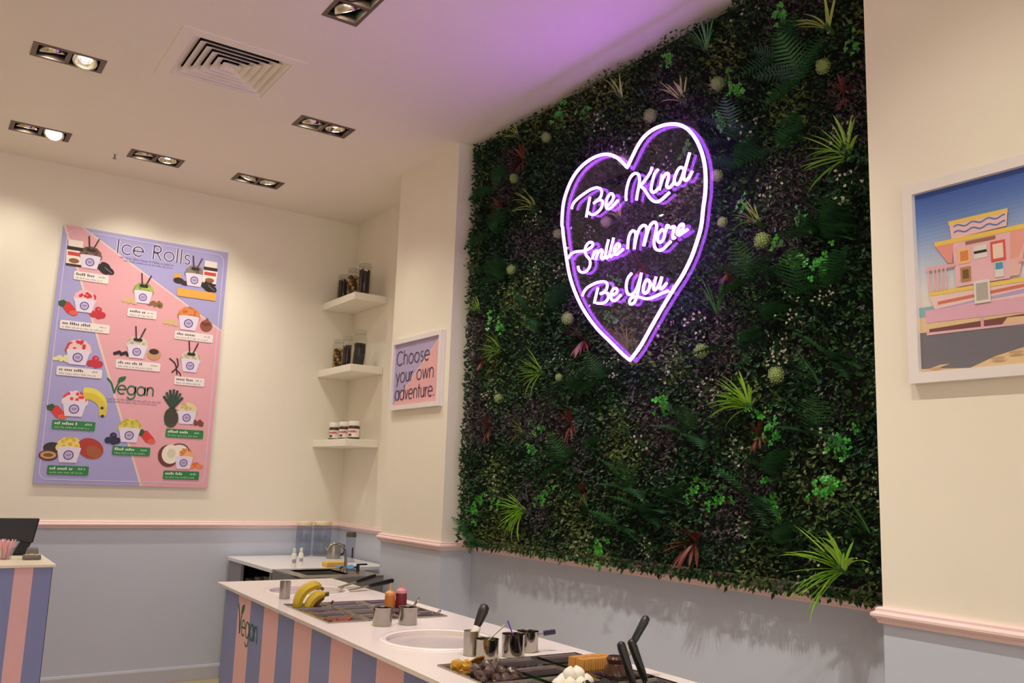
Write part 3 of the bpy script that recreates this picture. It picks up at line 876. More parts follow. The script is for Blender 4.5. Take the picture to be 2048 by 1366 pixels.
# ------------------------------------------------------------------ the neon heart
NX = 2.46
t = thing('neon_sign', 'violet neon heart sign reading Be Kind Smile More Be You on clear acrylic', 'neon sign', (0, 0, 0))
# clear panel cut to the outline of the heart, a little larger
hp = [Vector(p) for p in HEART]
# smooth each half between notch and tip
tip = min(range(len(hp)), key=lambda i: hp[i].y)
half1 = smooth_path(hp[:tip + 1], 5)
half2 = smooth_path(hp[tip:] + [hp[0]], 5)
outline = half1[:-1] + half2[:-1]
cxy = Vector((sum(p.x for p in outline) / len(outline), sum(p.y for p in outline) / len(outline)))
def offset(poly, d):
    out = []
    n = len(poly)
    for i in range(n):
        a, b = poly[i - 1], poly[(i + 1) % n]
        tt = (b - a).normalized()
        nn = Vector((tt.y, -tt.x))
        out.append(poly[i] + nn * d)
    return out
area = sum(outline[i - 1].x * outline[i].y - outline[i].x * outline[i - 1].y for i in range(len(outline)))
sgn = 1 if area > 0 else -1
panel = offset(outline, 0.024 * sgn)
panel = [p for p in panel if True]
g = G()
n = len(panel)
v = [(NX + .017, p.x, p.y) for p in panel] + [(NX + .022, p.x, p.y) for p in panel]
g.add(v, [tuple(range(n))], 0)
g.add(v, [tuple(range(n, 2 * n))[::-1]] + [(i, (i + 1) % n, n + (i + 1) % n, n + i) for i in range(n)], 1)
g.build('acrylic_panel', [M_ACRYL, M_ACRYLB], t)
G().tube([(NX, p.x, p.y) for p in outline], 0.0072, 8, closed=True, up=Vector((1, 0, 0))).build('heart_tube', M_NEON, t, smooth=False)
for wname, strokes in WORDS.items():
    g = G()
    for st in strokes:
        closed = st[0] == st[-1]
        pts = smooth_path(st[:-1] if closed else st, 4, closed)
        g.tube([(NX, p.x, p.y) for p in pts], 0.0062, 6, closed=closed, up=Vector((1, 0, 0)))
    g.build('word_tube', M_NEON, t)
for yy, zz in ((3.20, 2.60), (2.90, 2.86), (2.62, 2.80), (2.36, 2.60), (3.05, 2.20), (2.52, 2.20)):
    G().tube([(NX + .023, yy, zz), (2.68, yy, zz)], 0.006, 8).build('standoff', M_STEEL, t)
G().tube(smooth_path([(NX + .022, 2.62, 2.50), (NX + .024, 2.618, 2.46), (NX + .024, 2.622, 2.42)], 5), 0.0018, 5).build('power_lead', M_GLASS, t)

# ------------------------------------------------------------------ flat print helpers
def ink(h):
    return mat('ink_' + h.strip('#'), h, 0.45, var=0.03, scale=50)

class Print:
    """flat coloured shapes on a board, in local (x, z), each layer a hair nearer the viewer"""
    def __init__(s, y):
        s.y0, s.k, s.g, s.mats = y, 0, G(), []
        s.o, s.s = (0.0, 0.0), 1.0
    def T(s, pts):
        return [(s.o[0] + (x - s.o[0]) * s.s, s.o[1] + (z - s.o[1]) * s.s) for x, z in pts]
    def _m(s, h):
        m = ink(h) if isinstance(h, str) else h
        if m not in s.mats:
            s.mats.append(m)
        return s.mats.index(m)
    def lay(s):
        s.k += 1
        return s.y0 - s.k * 0.00012
    def poly(s, pts, h):
        y = s.lay()
        pts = s.T(pts)
        s.g.add([(x, y, z) for x, z in pts], [tuple(range(len(pts)))], s._m(h))
    def disc(s, cx, cz, r, h, rz=None, n=16, rot=0.0):
        rz = rz or r
        c, q = math.cos(rot), math.sin(rot)
        pts = []
        for i in range(n):
            a = 2 * math.pi * i / n
            x, z = r * math.cos(a), rz * math.sin(a)
            pts.append((cx + x * c - z * q, cz + x * q + z * c))
        s.poly(pts, h)
    def stroke(s, pts, w, h, closed=False):
        s.g.ribbon(s.T(pts), w * s.s, s.lay(), s._m(h), closed)
    def text(s, txt, x, z, size, weight, h, wid=1.0, track=.04):
        write(txt, x, z, size, weight, s.lay(), wid, s.g, s._m(h), track)
    def scribble(s, x, z, w, size, h, seed):
        r = random.Random(seed)
        y = s.lay()
        e = x + w
        mi = s._m(h)
        while x < e - size * .5:
            n = r.randint(2, 6)
            for i in range(n):
                if x > e - size * .3: break
                hh = size * r.choice((.5, .5, .5, .75))
                ww = size * .32
                s.g.add([(x, y, z), (x + ww, y, z), (x + ww, y, z + hh), (x, y, z + hh)], [(0, 1, 2, 3)], mi)
                x += size * .48
            x += size * .4
    def build(s, name, parent):
        return s.g.build(name, s.mats, parent)

# ------------------------------------------------------------------ menu board
MW, MH = 1.086, 1.695
board = thing('menu_board', 'lilac and pink menu board headed Ice Rolls hanging on the cream back wall', 'menu board', (0.6831, YB, CAM_H - 0.101))
G().box(0, MW, -0.020, -0.001, 0, MH).build('panel', ink('#aaa3d4'), board)
p = Print(-0.0202)
p.poly([(0.008, MH), (0.114, MH), (MW, 1.114), (MW, 0), (0.646, 0)], '#e6a8b0')
p.stroke([(0.004, MH), (0.646, 0.0)], .014, '#e8cfc0')
p.stroke([(0.114, MH), (MW, 1.114)], .010, '#e8cfc0')
p.build('background_print', board)
p = Print(-0.0212)
i_, r_ = 0.028, 0.05
bl = circ(MW - i_ - r_, MH - i_ - r_, r_, 8, 0, 90) + circ(i_ + r_, MH - i_ - r_, r_, 8, 90, 180) + circ(i_ + r_, i_ + r_, r_, 8, 180, 270) + circ(MW - i_ - r_, i_ + r_, r_, 8, 270, 359.9)
p.stroke(bl, .005, '#d9cdea', True)
p.build('border_line', board)
p = Print(-0.0215)
p.text('Ice Rolls', 0.336, 1.561, 0.130, 0.018, '#e9e2ee', 1.0, .05)
p.text('Ice Rolls', 0.336, 1.561, 0.130, 0.009, '#4d3f63', 1.0, .05)
p.scribble(.36, 1.530, .36, .017, '#85799f', 3); p.scribble(.39, 1.510, .32, .017, '#85799f', 4)
p.build('heading', board)
p = Print(-0.0215)
p.stroke([tuple(q) for q in smooth_path([(.366, .705), (.392, .675), (.408, .635), (.418, .607)], 4)], .012, '#1f6a3c')
p.stroke([tuple(q) for q in smooth_path([(.418, .607), (.426, .645), (.440, .680), (.452, .698)], 4)], .010, '#1f6a3c')
p.poly([(.430, .682), (.436, .712), (.452, .722), (.482, .728), (.478, .706), (.464, .690), (.446, .684)], '#1f6a3c')
p.text('egan', 0.436, 0.607, 0.116, 0.010, '#2c6a48', .86, .02)
p.scribble(.345, .565, .38, .014, '#9a7f96', 5); p.scribble(.375, .548, .33, .014, '#9a7f96', 6)
p.build('vegan_heading', board)
TOPC = {'brown': ('#7b5b50', '#5e4238'), 'pink': ('#eab9bf', '#cf2f38'), 'pink2': ('#f0c4c0', '#cc3a3f'), 'redtop': ('#f0d6d6', '#e0443f'), 'yellow': ('#f0d76a', '#d9b23f'),
        'green': ('#a9bd5c', '#8aa24a'), 'grey': ('#8d7d76', '#6b5b56'), 'orange': ('#e08a4e', '#c9702f'), 'cream': ('#d8cdb8', '#bdae95'), 'cream2': ('#e0cfa2', '#c9b173'), 'yellow2': ('#d9cb55', '#bfae3d'), 'orange2': ('#efb070', '#e0823f')}
for n_, (cx, cz, w, kind, sticks) in enumerate(CUPS):
    p = Print(-0.0215)
    a, b = TOPC[kind]
    r = random.Random(n_)
    h = w * .62
    top = cz + h * .45
    for k in range(7):
        ang = math.pi * k / 6
        p.disc(cx + w * .38 * math.cos(ang), top + w * .34 * math.sin(ang), w * .19, r.choice((a, a, b)), n=10)
    p.disc(cx, top + w * .08, w * .44, a, w * .32)
    for k in range(7):
        p.disc(cx + r.uniform(-.3, .3) * w, top + r.uniform(.05, .42) * w, w * .08, b, n=8)
    p.poly([(cx - w * .36, cz - h * .62), (cx + w * .36, cz - h * .62), (cx + w * .5, cz + h * .45), (cx - w * .5, cz + h * .45)], '#e4d8ea')
    p.disc(cx, top, w * .5, '#e4d8ea', w * .06)
    p.stroke(circ(cx, cz - h * .08, w * .19, 18), w * .06, '#6a558f', True)
    p.disc(cx, cz - h * .08, w * .13, '#b9a8d2')
    p.stroke([(cx - w * .1, cz - h * .04), (cx, cz - h * .1), (cx + w * .1, cz - h * .02)], w * .03, '#6a558f')
    if sticks:
        p.stroke([(cx - .01, top + w * .3), (cx - .022, top + w * 1.05)], .009, '#4b2a25')
        p.stroke([(cx + .008, top + w * .3), (cx + .042, top + w * .98)], .009, '#4b2a25')
        for k in range(4):
            p.disc(cx + (k - 1.5) * .012, top + w * .32, .011, '#2d2320', n=8)
    p.build('dessert_picture', board)
for n_, (k, x, z) in enumerate(SIDES):
    p = Print(-0.0213 - .0008)
    p.o, p.s = (x, z), 1.22
    if k == 'jar':
        p.poly([(x - .038, z - .06), (x + .038, z - .06), (x + .042, z + .03), (x - .042, z + .03)], '#f0e6da')
        p.poly([(x - .040, z + .028), (x + .040, z + .028), (x + .040, z + .048), (x - .040, z + .048)], '#3a241c')
        p.poly([(x - .036, z + .048), (x + .036, z + .048), (x + .036, z + .085), (x - .036, z + .085)], '#f0e6da')
        p.poly([(x - .034, z - .002), (x + .034, z - .002), (x + .034, z + .018), (x - .034, z + .018)], '#d2453d')
        p.disc(x, z - .03, .026, '#8f5f3a', .014); p.poly([(x - .038, z - .06), (x + .038, z - .06), (x + .038, z - .048), (x - .038, z - .048)], '#3a241c')
    elif k == 'oreo':
        for dx, dz, rr in ((-.022, .0, .026), (.004, .012, .028), (.024, -.012, .030), (.0, -.016, .028)):
            p.disc(x + dx, z + dz, rr, '#231f1f', rr * .62, rot=-.5)
        p.stroke([(x + .0, z + .004), (x + .04, z - .024)], .005, '#7d7a78')
    elif k == 'strawberry':
        p.poly([(x - .03, z + .03), (x + .004, z + .032), (x + .044, z - .01), (x + .04, z - .034), (x + .004, z - .034), (x - .024, z - .004)], '#d8392f')
        p.poly([(x - .05, z + .028), (x - .024, z + .04), (x - .008, z + .028), (x - .022, z + .0), (x - .046, z + .006)], '#35552c')
        p.disc(x + .03, z - .026, .022, '#e5604e', .014)
    elif k in ('raspberry', 'blueberry'):
        c = '#c9303a' if k == 'raspberry' else '#2a2740'
        for dx, dz in ((-.024, -.012), (.0, .014), (.022, -.012), (.004, -.018)):
            p.disc(x + dx, z + dz, .018, c)
        p.disc(x + .002, z + .018, .006, '#e27a78' if k == 'raspberry' else '#5a5878', n=8)
    elif k == 'banana':
        for dz in (.0, -.028):
            p.stroke([tuple(q) for q in smooth_path([(x - .055, z + .055 + dz), (x + .0, z + .05 + dz), (x + .045, z + .01 + dz), (x + .052, z - .045 + dz)], 4)], .036, '#d9c33c' if dz else '#e8d65a')
        p.disc(x + .052, z - .075, .008, '#2d2b18'); p.disc(x + .046, z - .032, .008, '#2d2b18')
    elif k == 'passion':
        p.disc(x + .008, z + .022, .042, '#3c2a2c', .030); p.disc(x - .006, z - .018, .046, '#5b2f2f', .028); p.disc(x - .006, z - .016, .038, '#d79a5c', .020); p.disc(x - .006, z - .016, .024, '#6d5a2a', .010)
    elif k == 'mango':
        p.disc(x, z, .068, '#b23a2c', .052, n=22, rot=-.45); p.disc(x + .018, z - .018, .042, '#a85a36', .030, rot=-.5)
    elif k in ('beige', 'white', 'nuts', 'almond'):
        c = {'beige': '#d9b884', 'white': '#eadfa8', 'nuts': '#8a6a3a', 'almond': '#7c4632'}[k]
        for j in range(5):
            p.disc(x + (j - 2) * .015, z + (j % 2) * .010 - .004, .016, c, .010, rot=.4 * j)
        p.disc(x + .02, z - .008, .010, '#6a5a2c' if k == 'nuts' else c)
    elif k == 'gold':
        p.disc(x - .006, z + .012, .020, '#d9a440'); p.disc(x + .002, z - .012, .030, '#3d2521', .018); p.disc(x + .04, z - .022, .026, '#3d2a2a', .014)
    elif k in ('bowl', 'cookie'):
        c = ('#8f5236', '#6d3a26') if k == 'bowl' else ('#c99a6a', '#3d2a28')
        p.disc(x, z, .036, c[0], .034); p.disc(x - .002, z + .014, .026, c[1], .016)
        if k == 'bowl': p.poly([(x - .024, z + .018), (x + .022, z + .018), (x + .004, z + .05)], '#94503a')
    elif k == 'dark':
        for j in range(8):
            p.disc(x - .04 + j * .011, z + (j % 3) * .005, .010, '#2d1f22', n=8)
    elif k == 'pods':
        p.stroke([tuple(q) for q in smooth_path([(x - .04, z + .04), (x - .005, z + .01), (x + .01, z - .05)], 4)], .008, '#3f2a25')
        p.stroke([tuple(q) for q in smooth_path([(x - .02, z - .04), (x + .01, z + .0), (x + .002, z + .045)], 4)], .008, '#3f2a25')
        p.stroke([tuple(q) for q in smooth_path([(x + .0, z - .02), (x + .025, z - .04), (x + .03, z - .06)], 4)], .007, '#3f2a25')
    elif k == 'pineapple':
        p.disc(x, z - .045, .040, '#4b4a35', .058); 
        for j in range(6): p.stroke([(x - .036, z - .085 + j * .014), (x + .036, z - .072 + j * .014)], .003, '#2c3526')
        for j in range(7):
            a = (j - 3) * .35
            p.stroke([(x, z + .005), (x + math.sin(a) * .06, z + .03 + math.cos(a) * .085)], .014, '#33503a' if j % 2 else '#2a4030')
    elif k == 'coconut':
        p.disc(x + .05, z + .02, .056, '#6b3a2c', .046); p.disc(x + .05, z + .018, .050, '#efe6d2', .040)
        p.disc(x - .008, z - .008, .056, '#6b3a2c', .062, rot=.3); p.disc(x + .004, z + .002, .048, '#f1e8d6', .054); p.disc(x + .008, z + .006, .024, '#d9d3ba', .028)
    elif k == 'carrot':
        for j in range(3): p.disc(x - .022 + j * .022, z + (j % 2) * .010, .020, '#e2702e' if j % 2 else '#ea8a48', .013)
    p.build('ingredient_picture', board)
for n_, (cx, cz, w, k) in enumerate(CAPTIONS):
    p = Print(-0.0235)
    w = abs(w)
    h = .058
    x0, x1, z0, z1, r = cx - w / 2, cx + w / 2, cz - h / 2, cz + h / 2, .008
    c = {'w': '#efe4de', 'g': '#2e8045', 'o': '#f0aa4a'}[k]
    p.poly(circ(x1 - r, z1 - r, r, 4, 0, 90) + circ(x0 + r, z1 - r, r, 4, 90, 180) + circ(x0 + r, z0 + r, r, 4, 180, 270) + circ(x1 - r, z0 + r, r, 4, 270, 359.9), c)
    if k != 'o':
        tc_ = '#5a4a60' if k == 'w' else '#dfe8d0'
        p.scribble(x0 + .014, cz + .002, w * .55, .024, tc_, n_)
        p.scribble(x1 - .062, cz + .004, .046, .018, '#a79aa8' if k == 'w' else '#b9d2ae', n_ + 50)
        p.scribble(x0 + .014, cz - .020, w * .82, .014, '#a79aa8' if k == 'w' else '#9cc295', n_ + 90)
    p.build('caption', board)

# ------------------------------------------------------------------ framed prints
def frame_parts(root, w, h, b, d, m):
    """four mitred bars around a w x h picture, local x from 0, z from 0"""
    for bar in ([(0, 0), (w, 0), (w - b, b), (b, b)], [(0, h), (b, h - b), (w - b, h - b), (w, h)], [(0, 0), (b, b), (b, h - b), (0, h)], [(w, 0), (w, h), (w - b, h - b), (w - b, b)]):
        G().slab(bar, -d, -0.001).build('frame_bar', m, root)

R90 = (0, 0, -math.pi / 2)
M_FRAME = mat('white_frame_lacquer', '#efe6e4', 0.35, var=0.02)
q = thing('framed_motto', 'white framed lilac and pink print reading Choose your own adventure.', 'framed print', (XP, 5.035, 1.818), R90)
fw, fh, fb = 0.632, 0.444, 0.028
frame_parts(q, fw, fh, fb, 0.030, M_FRAME)
G().box(fb * .6, fw - fb * .6, -.014, -.002, fb * .6, fh - fb * .6).build('backing', ink('#b6a8cf'), q)
p = Print(-.0145)
p.poly([(fb, fb), (fw - fb, fb), (fw - fb, fh - fb)], '#eeb0b4')
p.stroke([(fb, fb), (fw - fb, fh - fb)], .006, '#e9d4cf')
p.build('colour_print', q)
p = Print(-.0155)
p.text('Choose', .052, .282, .120, .0092, '#4a3a58', .98, .06)
p.text('your own', .052, .172, .120, .0092, '#4a3a58', .98, .04)
p.text('adventure.', .052, .062, .120, .0092, '#4a3a58', .88, .03)
p.build('lettering', q)

q = thing('framed_beach_photo', 'white framed photograph of a pastel pink lifeguard hut on a sunny beach', 'framed photograph', (XP, 1.5125, 1.729), R90)
fw, fh, fb = 0.86, 0.62, 0.032
frame_parts(q, fw, fh, fb, 0.032, M_FRAME)
p = Print(-.012)
O = fb
def S(pts): return [(O + a, fb + b) for a, b in pts]
IW, IH = fw - 2 * fb, fh - 2 * fb
# the sky of the photograph: printed bands
sky = ['#eadfd8', '#dfdce0', '#c9cfdf', '#a9b9dc', '#7f9bd0', '#5878bd', '#3f5fae']
nb = 28
for i in range(nb):
    tt = i / (nb - 1)
    a = tt * (len(sky) - 1)
    k = min(int(a), len(sky) - 2)
    fr = a - k
    c0, c1 = [int(sky[k][j:j + 2], 16) for j in (1, 3, 5)], [int(sky[k + 1][j:j + 2], 16) for j in (1, 3, 5)]
    hx = '#%02x%02x%02x' % tuple(int(u_ + (w_ - u_) * fr) for u_, w_ in zip(c0, c1))
    z0 = .199 + (IH - .199) * i / nb
    p.poly(S([(0, z0), (IW, z0), (IW, .199 + (IH - .199) * (i + 1) / nb + .0005), (0, .199 + (IH - .199) * (i + 1) / nb + .0005)]), hx)
p.poly(S([(0, .165), (IW, .165), (IW, .199), (0, .199)]), '#8fb6c4')
p.poly(S([(0, 0), (IW, 0), (IW, .168), (0, .168)]), '#e6c79c')
p.build('sky_and_sand_print', q)
p = Print(-.0160)
p.poly(S([(0, .122), (.30, .108), (IW, .10), (IW, .075), (.32, .052), (.22, .03), (.148, .003), (0, .012)]), '#77737c')
p.poly(S([(.01, 0), (.09, .02), (.06, .02), (.0, .004)]), '#dfbf98')
p.poly(S([(.03, .114), (.62, .104), (.62, .15), (.03, .13)]), '#7d4f4c')
p.poly(S([(.24, .112), (.33, .112), (.33, .132), (.26, .135)]), '#e6c39a')
p.poly(S([(.02, .188), (.66, .188), (.66, .136), (.021, .150)]), '#e5b0c4')
p.poly(S([(.034, .231), (.66, .224), (.66, .188), (.05, .188)]), '#f0cfc9')
p.poly(S([(.06, .21), (.34, .225), (.34, .215), (.06, .200)]), '#d97a68')
p.poly(S([(.05, .188), (.34, .212), (.34, .198), (.09, .188)]), '#c0a8cf')
for u_ in (.185, .42): p.poly(S([(u_, .112), (u_ + .009, .112), (u_ + .009, .15), (u_, .15)]), '#dfa9b6')
p.poly(S([(.022, .120), (.6, .112), (.6, .108), (.022, .112)]), '#e5b9c4')
p.poly(S([(.034, .243), (.66, .239), (.66, .225), (.035, .231)]), '#f2cf6a')
p.poly(S([(.119, .245), (.274, .245), (.281, .38), (.113, .384)]), '#f2bfc8')
p.poly(S([(.281, .38), (.33, .38), (.30, .25), (.274, .25)]), '#efc0b8')
p.poly(S([(.06, .38), (.117, .382), (.111, .319), (.098, .322)]), '#ee9d92')
p.poly(S([(.277, .30), (.281, .378), (.335, .378), (.30, .30)]), '#f0a89c')
p.poly(S([(.112, .392), (.272, .397), (.277, .44), (.107, .44)]), '#f3c6c4')
p.poly(S([(.105, .436), (.278, .436), (.278, .448), (.104, .448)]), '#f0cb62')
p.poly(S([(.058, .393), (.335, .393), (.335, .379), (.06, .379)]), '#f2cd5e')
for dz in (.428, .410):
    p.stroke([(O + .12 + .0065 * i, fb + dz + .004 * math.sin(i * .9)) for i in range(24)], .0045, '#5a7fbf')
p.poly(S([(.153, .376), (.24, .376), (.24, .366), (.153, .366)]), '#a0705a')
for a, b, c, d, h1, h2 in ((.13, .357, .166, .311, '#f4c48a', '#e08a50'), (.177, .356, .214, .318, '#e9e2d8', '#2c2c2c'), (.225, .359, .266, .30, '#e2604e', '#f4d9c8'), (.135, .30, .165, .257, '#b58a5a', '#7d5a38'), (.234, .298, .259, .253, '#e4e2da', '#5a9ec0'), (.172, .253, .218, .186, '#e6e2dc', '#b8b0a8')):
    p.poly(S([(a, d), (c, d), (c, b), (a, b)]), h1)
    mx, mz = (a + c) / 2, (b + d) / 2
    if h2 == '#2c2c2c': p.poly(S([(a, mz - .004), (c, mz - .004), (c, mz + .004), (a, mz + .004)]), h2)
    elif h2 == '#5a9ec0': p.poly(S([(a + .002, mz), (c - .002, mz), (c - .002, b - .003), (a + .002, b - .003)]), h2)
    else: p.poly(S([(a + .006, d + .008), (c - .006, d + .008), (c - .006, b - .008), (a + .006, b - .008)]), h2)
for u_ in (.034, .05, .062, .075, .088): p.poly(S([(u_, .243), (u_ + .005, .243), (u_ + .005, .31), (u_, .31)]), '#efb6bb')
p.poly(S([(.030, .309), (.122, .308), (.122, .317), (.030, .318)]), '#efb0b4')
p.poly(S([(.30, .285), (.42, .285), (.42, .293), (.30, .293)]), '#efb0b4')
for i, (u_, w_) in enumerate(((.02, .007), (.20, .022), (.25, .034), (.29, .05), (.33, .02), (.4, .03), (.5, .04))): p.disc(O + u_ + .03, fb + w_, .02, '#c9a47c', .004)
p.build('hut_print', q)

# ------------------------------------------------------------------ corner shelves
SHELF = [(2.714, 'upper floating shelf in the wall corner, carrying tall jars of dark sweets'),
         (2.192, 'middle floating shelf in the wall corner, carrying glass jars of sweets and biscuits'),
         (1.663, 'lowest floating shelf in the wall corner, carrying three spread jars')]
for z, lab in SHELF:
    o = G().box(2.523, XN - .001, 5.762, YB - .001, z - .052, z).build('floating_shelf', M_SHELF, bevel=.003)
    tag(o, lab, 'shelf', 'floating shelves in the corner')

def jar(x, y, z, r, h, label, fill, fillh, group='glass jars on the shelves'):
    t = thing('glass_jar', label, 'jar', (x, y, z), group=group)
    G().shell([(.0, .002), (r * .9, .001), (r, .008), (r, h * .80), (r * .86, h * .87), (r * .86, h * .92)], 22).build('glass_body', M_GLASS, t, smooth=True)
    G().lathe([(0, h * .91), (r * .92, h * .91), (r * .95, h * .93), (r * .95, h * .985), (r * .85, h), (0, h)], 22).build('lid', M_GLASS if fill != 'plain' else M_SHELF, t, smooth=True)
    r2_ = random.Random(int(y * 1000))
    if fill == 'sticks':
        for i in range(12):
            a = i * 2.4; rr = r * .8 * math.sqrt((i + .5) / 12)
            G().tube([(rr * math.cos(a), rr * math.sin(a), .006), (rr * math.cos(a + .12) * .95, rr * math.sin(a + .12) * .95, fillh * r2_.uniform(.88, 1))], r * .15, 6).build('chocolate_stick', mat('dark_chocolate', '#3a2622', .4, var=.1), t)
    elif fill == 'balls':
        k = 0
        zz = r * .36
        while zz < fillh:
            for j in range(5):
                a = j * 1.2566 + k * .6
                G().blob((r * .58 * math.cos(a), r * .58 * math.sin(a), zz), r * .36, r * .36, r * .36, 9, 6).build('wrapped_sweet', mat('gold_foil', '#b98a3c', .35, .7, var=.15) if (j + k) % 2 else mat('chocolate_ball', '#4d2f22', .45, var=.1), t, smooth=True)
            zz += r * .6
            k += 1
    elif fill == 'cookies':
        zz = .006
        while zz < fillh:
            for a in (0.5, 2.6, 4.7):
                dx, dy = r * .36 * math.cos(a + zz * 9), r * .36 * math.sin(a + zz * 9)
                G().lathe([(0, 0), (r * .5, 0), (r * .52, .004), (r * .5, .010), (0, .010)], 14, (dx, dy, zz)).build('dark_cookie', mat('cocoa_biscuit', '#241d1d', .6, var=.15), t)
            zz += .012
    return t
jar(2.655, 6.285, 2.714, .047, .232, 'tall glass jar of dark chocolate sticks beside the back wall on the upper shelf', 'sticks', .20)
jar(2.655, 6.105, 2.714, .046, .250, 'tall glass jar of gold and brown sweets on the upper shelf', 'balls', .20)
jar(2.650, 5.890, 2.714, .052, .245, 'tall wide glass jar of chocolate sticks at the open end of the upper shelf', 'sticks', .21)
jar(2.650, 6.290, 2.192, .041, .245, 'glass jar of gold wrapped sweets on the middle shelf', 'balls', .17)
jar(2.650, 6.120, 2.192, .040, .248, 'glass jar of thin chocolate sticks on the middle shelf', 'sticks', .19)
jar(2.645, 5.895, 2.192, .051, .268, 'large glass jar of black cookies on the middle shelf', 'cookies', .165)
M_CHOCO = mat('hazelnut_spread', '#4a2a1e', .3, var=.05)
M_LABEL = ink('#efe8e0')
for i, (y, lab) in enumerate(((6.225, 'white lidded spread jar beside the back wall on the lowest shelf'), (6.040, 'white lidded spread jar in the middle of the lowest shelf'), (5.880, 'white lidded spread jar at the open end of the lowest shelf'))):
    t = thing('spread_jar', lab, 'jar', (2.635, y, 1.663), (0, 0, -.45), group='spread jars on the lowest shelf')
    G().lathe([(0, 0), (.040, 0), (.044, .01), (.044, .085), (.038, .098), (0, .098)], 22).build('glass_body', M_CHOCO, t, smooth=True)
    G().lathe([(0, .098), (.041, .098), (.042, .102), (.042, .128), (.039, .132), (0, .132)], 22).build('lid', M_WHITE, t, smooth=True)
    g = G()
    a0, a1, n = -2.75, -.4, 14
    v = []
    for k in range(n + 1):
        a = a0 + (a1 - a0) * k / n
        v += [(.0446 * math.cos(a), .0446 * math.sin(a), .016), (.0446 * math.cos(a), .0446 * math.sin(a), .076)]
    g.add(v, [(2 * k, 2 * k + 2, 2 * k + 3, 2 * k + 1) for k in range(n)])
    g.build('paper_label', M_LABEL, t)
    g = write('n', 0, 0, .022, .005, 0)
    g = write('utella', .010, 0, .022, .004, 0, 1.0, g, 1)
    # wrap the lettering round the jar
    g.v = [(.0450 * math.cos(-2.55 + x / .045), .0450 * math.sin(-2.55 + x / .045), .050 + z) for x, y_, z in g.v]
    g.build('brand_lettering', [ink('#26201e'), ink('#c8322c')], t)
    g = G()
    a0, n = -2.5, 5
    v = []
    for k in range(n + 1):
        a = a0 + .6 * k / n
        v += [(.0449 * math.cos(a), .0449 * math.sin(a), .022), (.0449 * math.cos(a), .0449 * math.sin(a), .040)]
    g.add(v, [(2 * k, 2 * k + 2, 2 * k + 3, 2 * k + 1) for k in range(n)])
    g.build('label_picture', ink('#7d4a32'), t)

# ------------------------------------------------------------------ the striped serving counter
ZT = 0.90
def FX(y): return 1.1925 + .041 * (y - 2.934)          # front edge of the worktop
def BX(y): return 1.775 + .0194 * (y - 2.831)          # staff edge of the worktop
YF, YN = 4.175, 0.55
def CP(y, s):                                          # s = 0 front .. 1 staff side
    return FX(y) + (BX(y) - FX(y)) * s
PAN1, PAN2 = (1.512, 3.752, 0.178), (1.445, 2.487, 0.180)
BA = (1.262, 3.372, 0.0)                               # far corner (front side) of the two pan banks
BB = (1.240, 2.140, 0.0)
CW, CL, NC, NR = 0.1545, 0.1185, 3, 4
TH = -0.030                                            # the banks follow the slight turn of the counter
def cell(bank, c, r, du=0.0, dv=0.0):
    """centre of pan c (0 = customer side), r (0 = far end)"""
    u = (c + .5) * CW + du
    v = -(r + .5) * CL + dv
    ca, sa = math.cos(TH), math.sin(TH)
    return bank[0] + u * ca - v * sa, bank[1] + u * sa + v * ca
def bank_ring(b, m=0.0):
    out = []
    for u, v in ((-m, m), (-m, -NR * CL - m), (NC * CW + m, -NR * CL - m), (NC * CW + m, m)):
        ca, sa = math.cos(TH), math.sin(TH)
        out.append((b[0] + u * ca - v * sa, b[1] + u * sa + v * ca))
    return out
ctr = thing('serving_counter', 'long white topped serving counter with lilac and pink striped front', 'counter', (0, 0, 0))
top = plate([(FX(YF), YF), (FX(YN), YN), (BX(YN), YN), (BX(YF), YF)],
            [bank_ring(BA, -.004), bank_ring(BB, -.004), circ(PAN1[0], PAN1[1], PAN1[2] - .006, 48), circ(PAN2[0], PAN2[1], PAN2[2] - .006, 48)], ZT - .012, ZT)
top.materials.append(M_TOP)
link('worktop', top, ctr)
# carcass as thin panels so that the pans have room below
def BXB(y): return BX(y) - .02
def FXB(y): return FX(y) + .022
YE = YF - .10
g = G()
g.prism([(FXB(YN), YN + .02), (FXB(YN) + .02, YN + .02), (FXB(YE) + .02, YE), (FXB(YE), YE)][::-1], .0, ZT - .0125)
g.build('front_panel', M_STRP, ctr)
G().prism([(BXB(YN) - .018, YN + .02), (BXB(YN), YN + .02), (BXB(YE), YE), (BXB(YE) - .018, YE)], .0, ZT - .0125).build('back_panel', M_WHITE, ctr)
G().prism([(FXB(YE) + .021, YE - .018), (BXB(YE) - .019, YE - .018), (BXB(YE) - .019, YE), (FXB(YE) + .021, YE)], .0, ZT - .0125).build('end_panel', M_STRP, ctr)
G().prism([(FXB(YN) + .021, YN + .02), (BXB(YN) - .019, YN + .02), (BXB(YN) - .019, YN + .038), (FXB(YN) + .021, YN + .038)], .0, ZT - .0125).build('end_panel', M_STRP, ctr)
y = YE
k = 0
bounds = [YE, 3.863]
while bounds[-1] > YN + .1:
    bounds.append(bounds[-1] - .1835)
bounds[-1] = YN + .02
for a, b in zip(bounds[:-1], bounds[1:]):
    G().prism([(FXB(a) - .003, a), (FXB(a) - .0002, a), (FXB(b) - .0002, b), (FXB(b) - .003, b)], .0, ZT - .0125).build('stripe_panel', M_STRK if k % 2 else M_STRP, ctr)
    k += 1
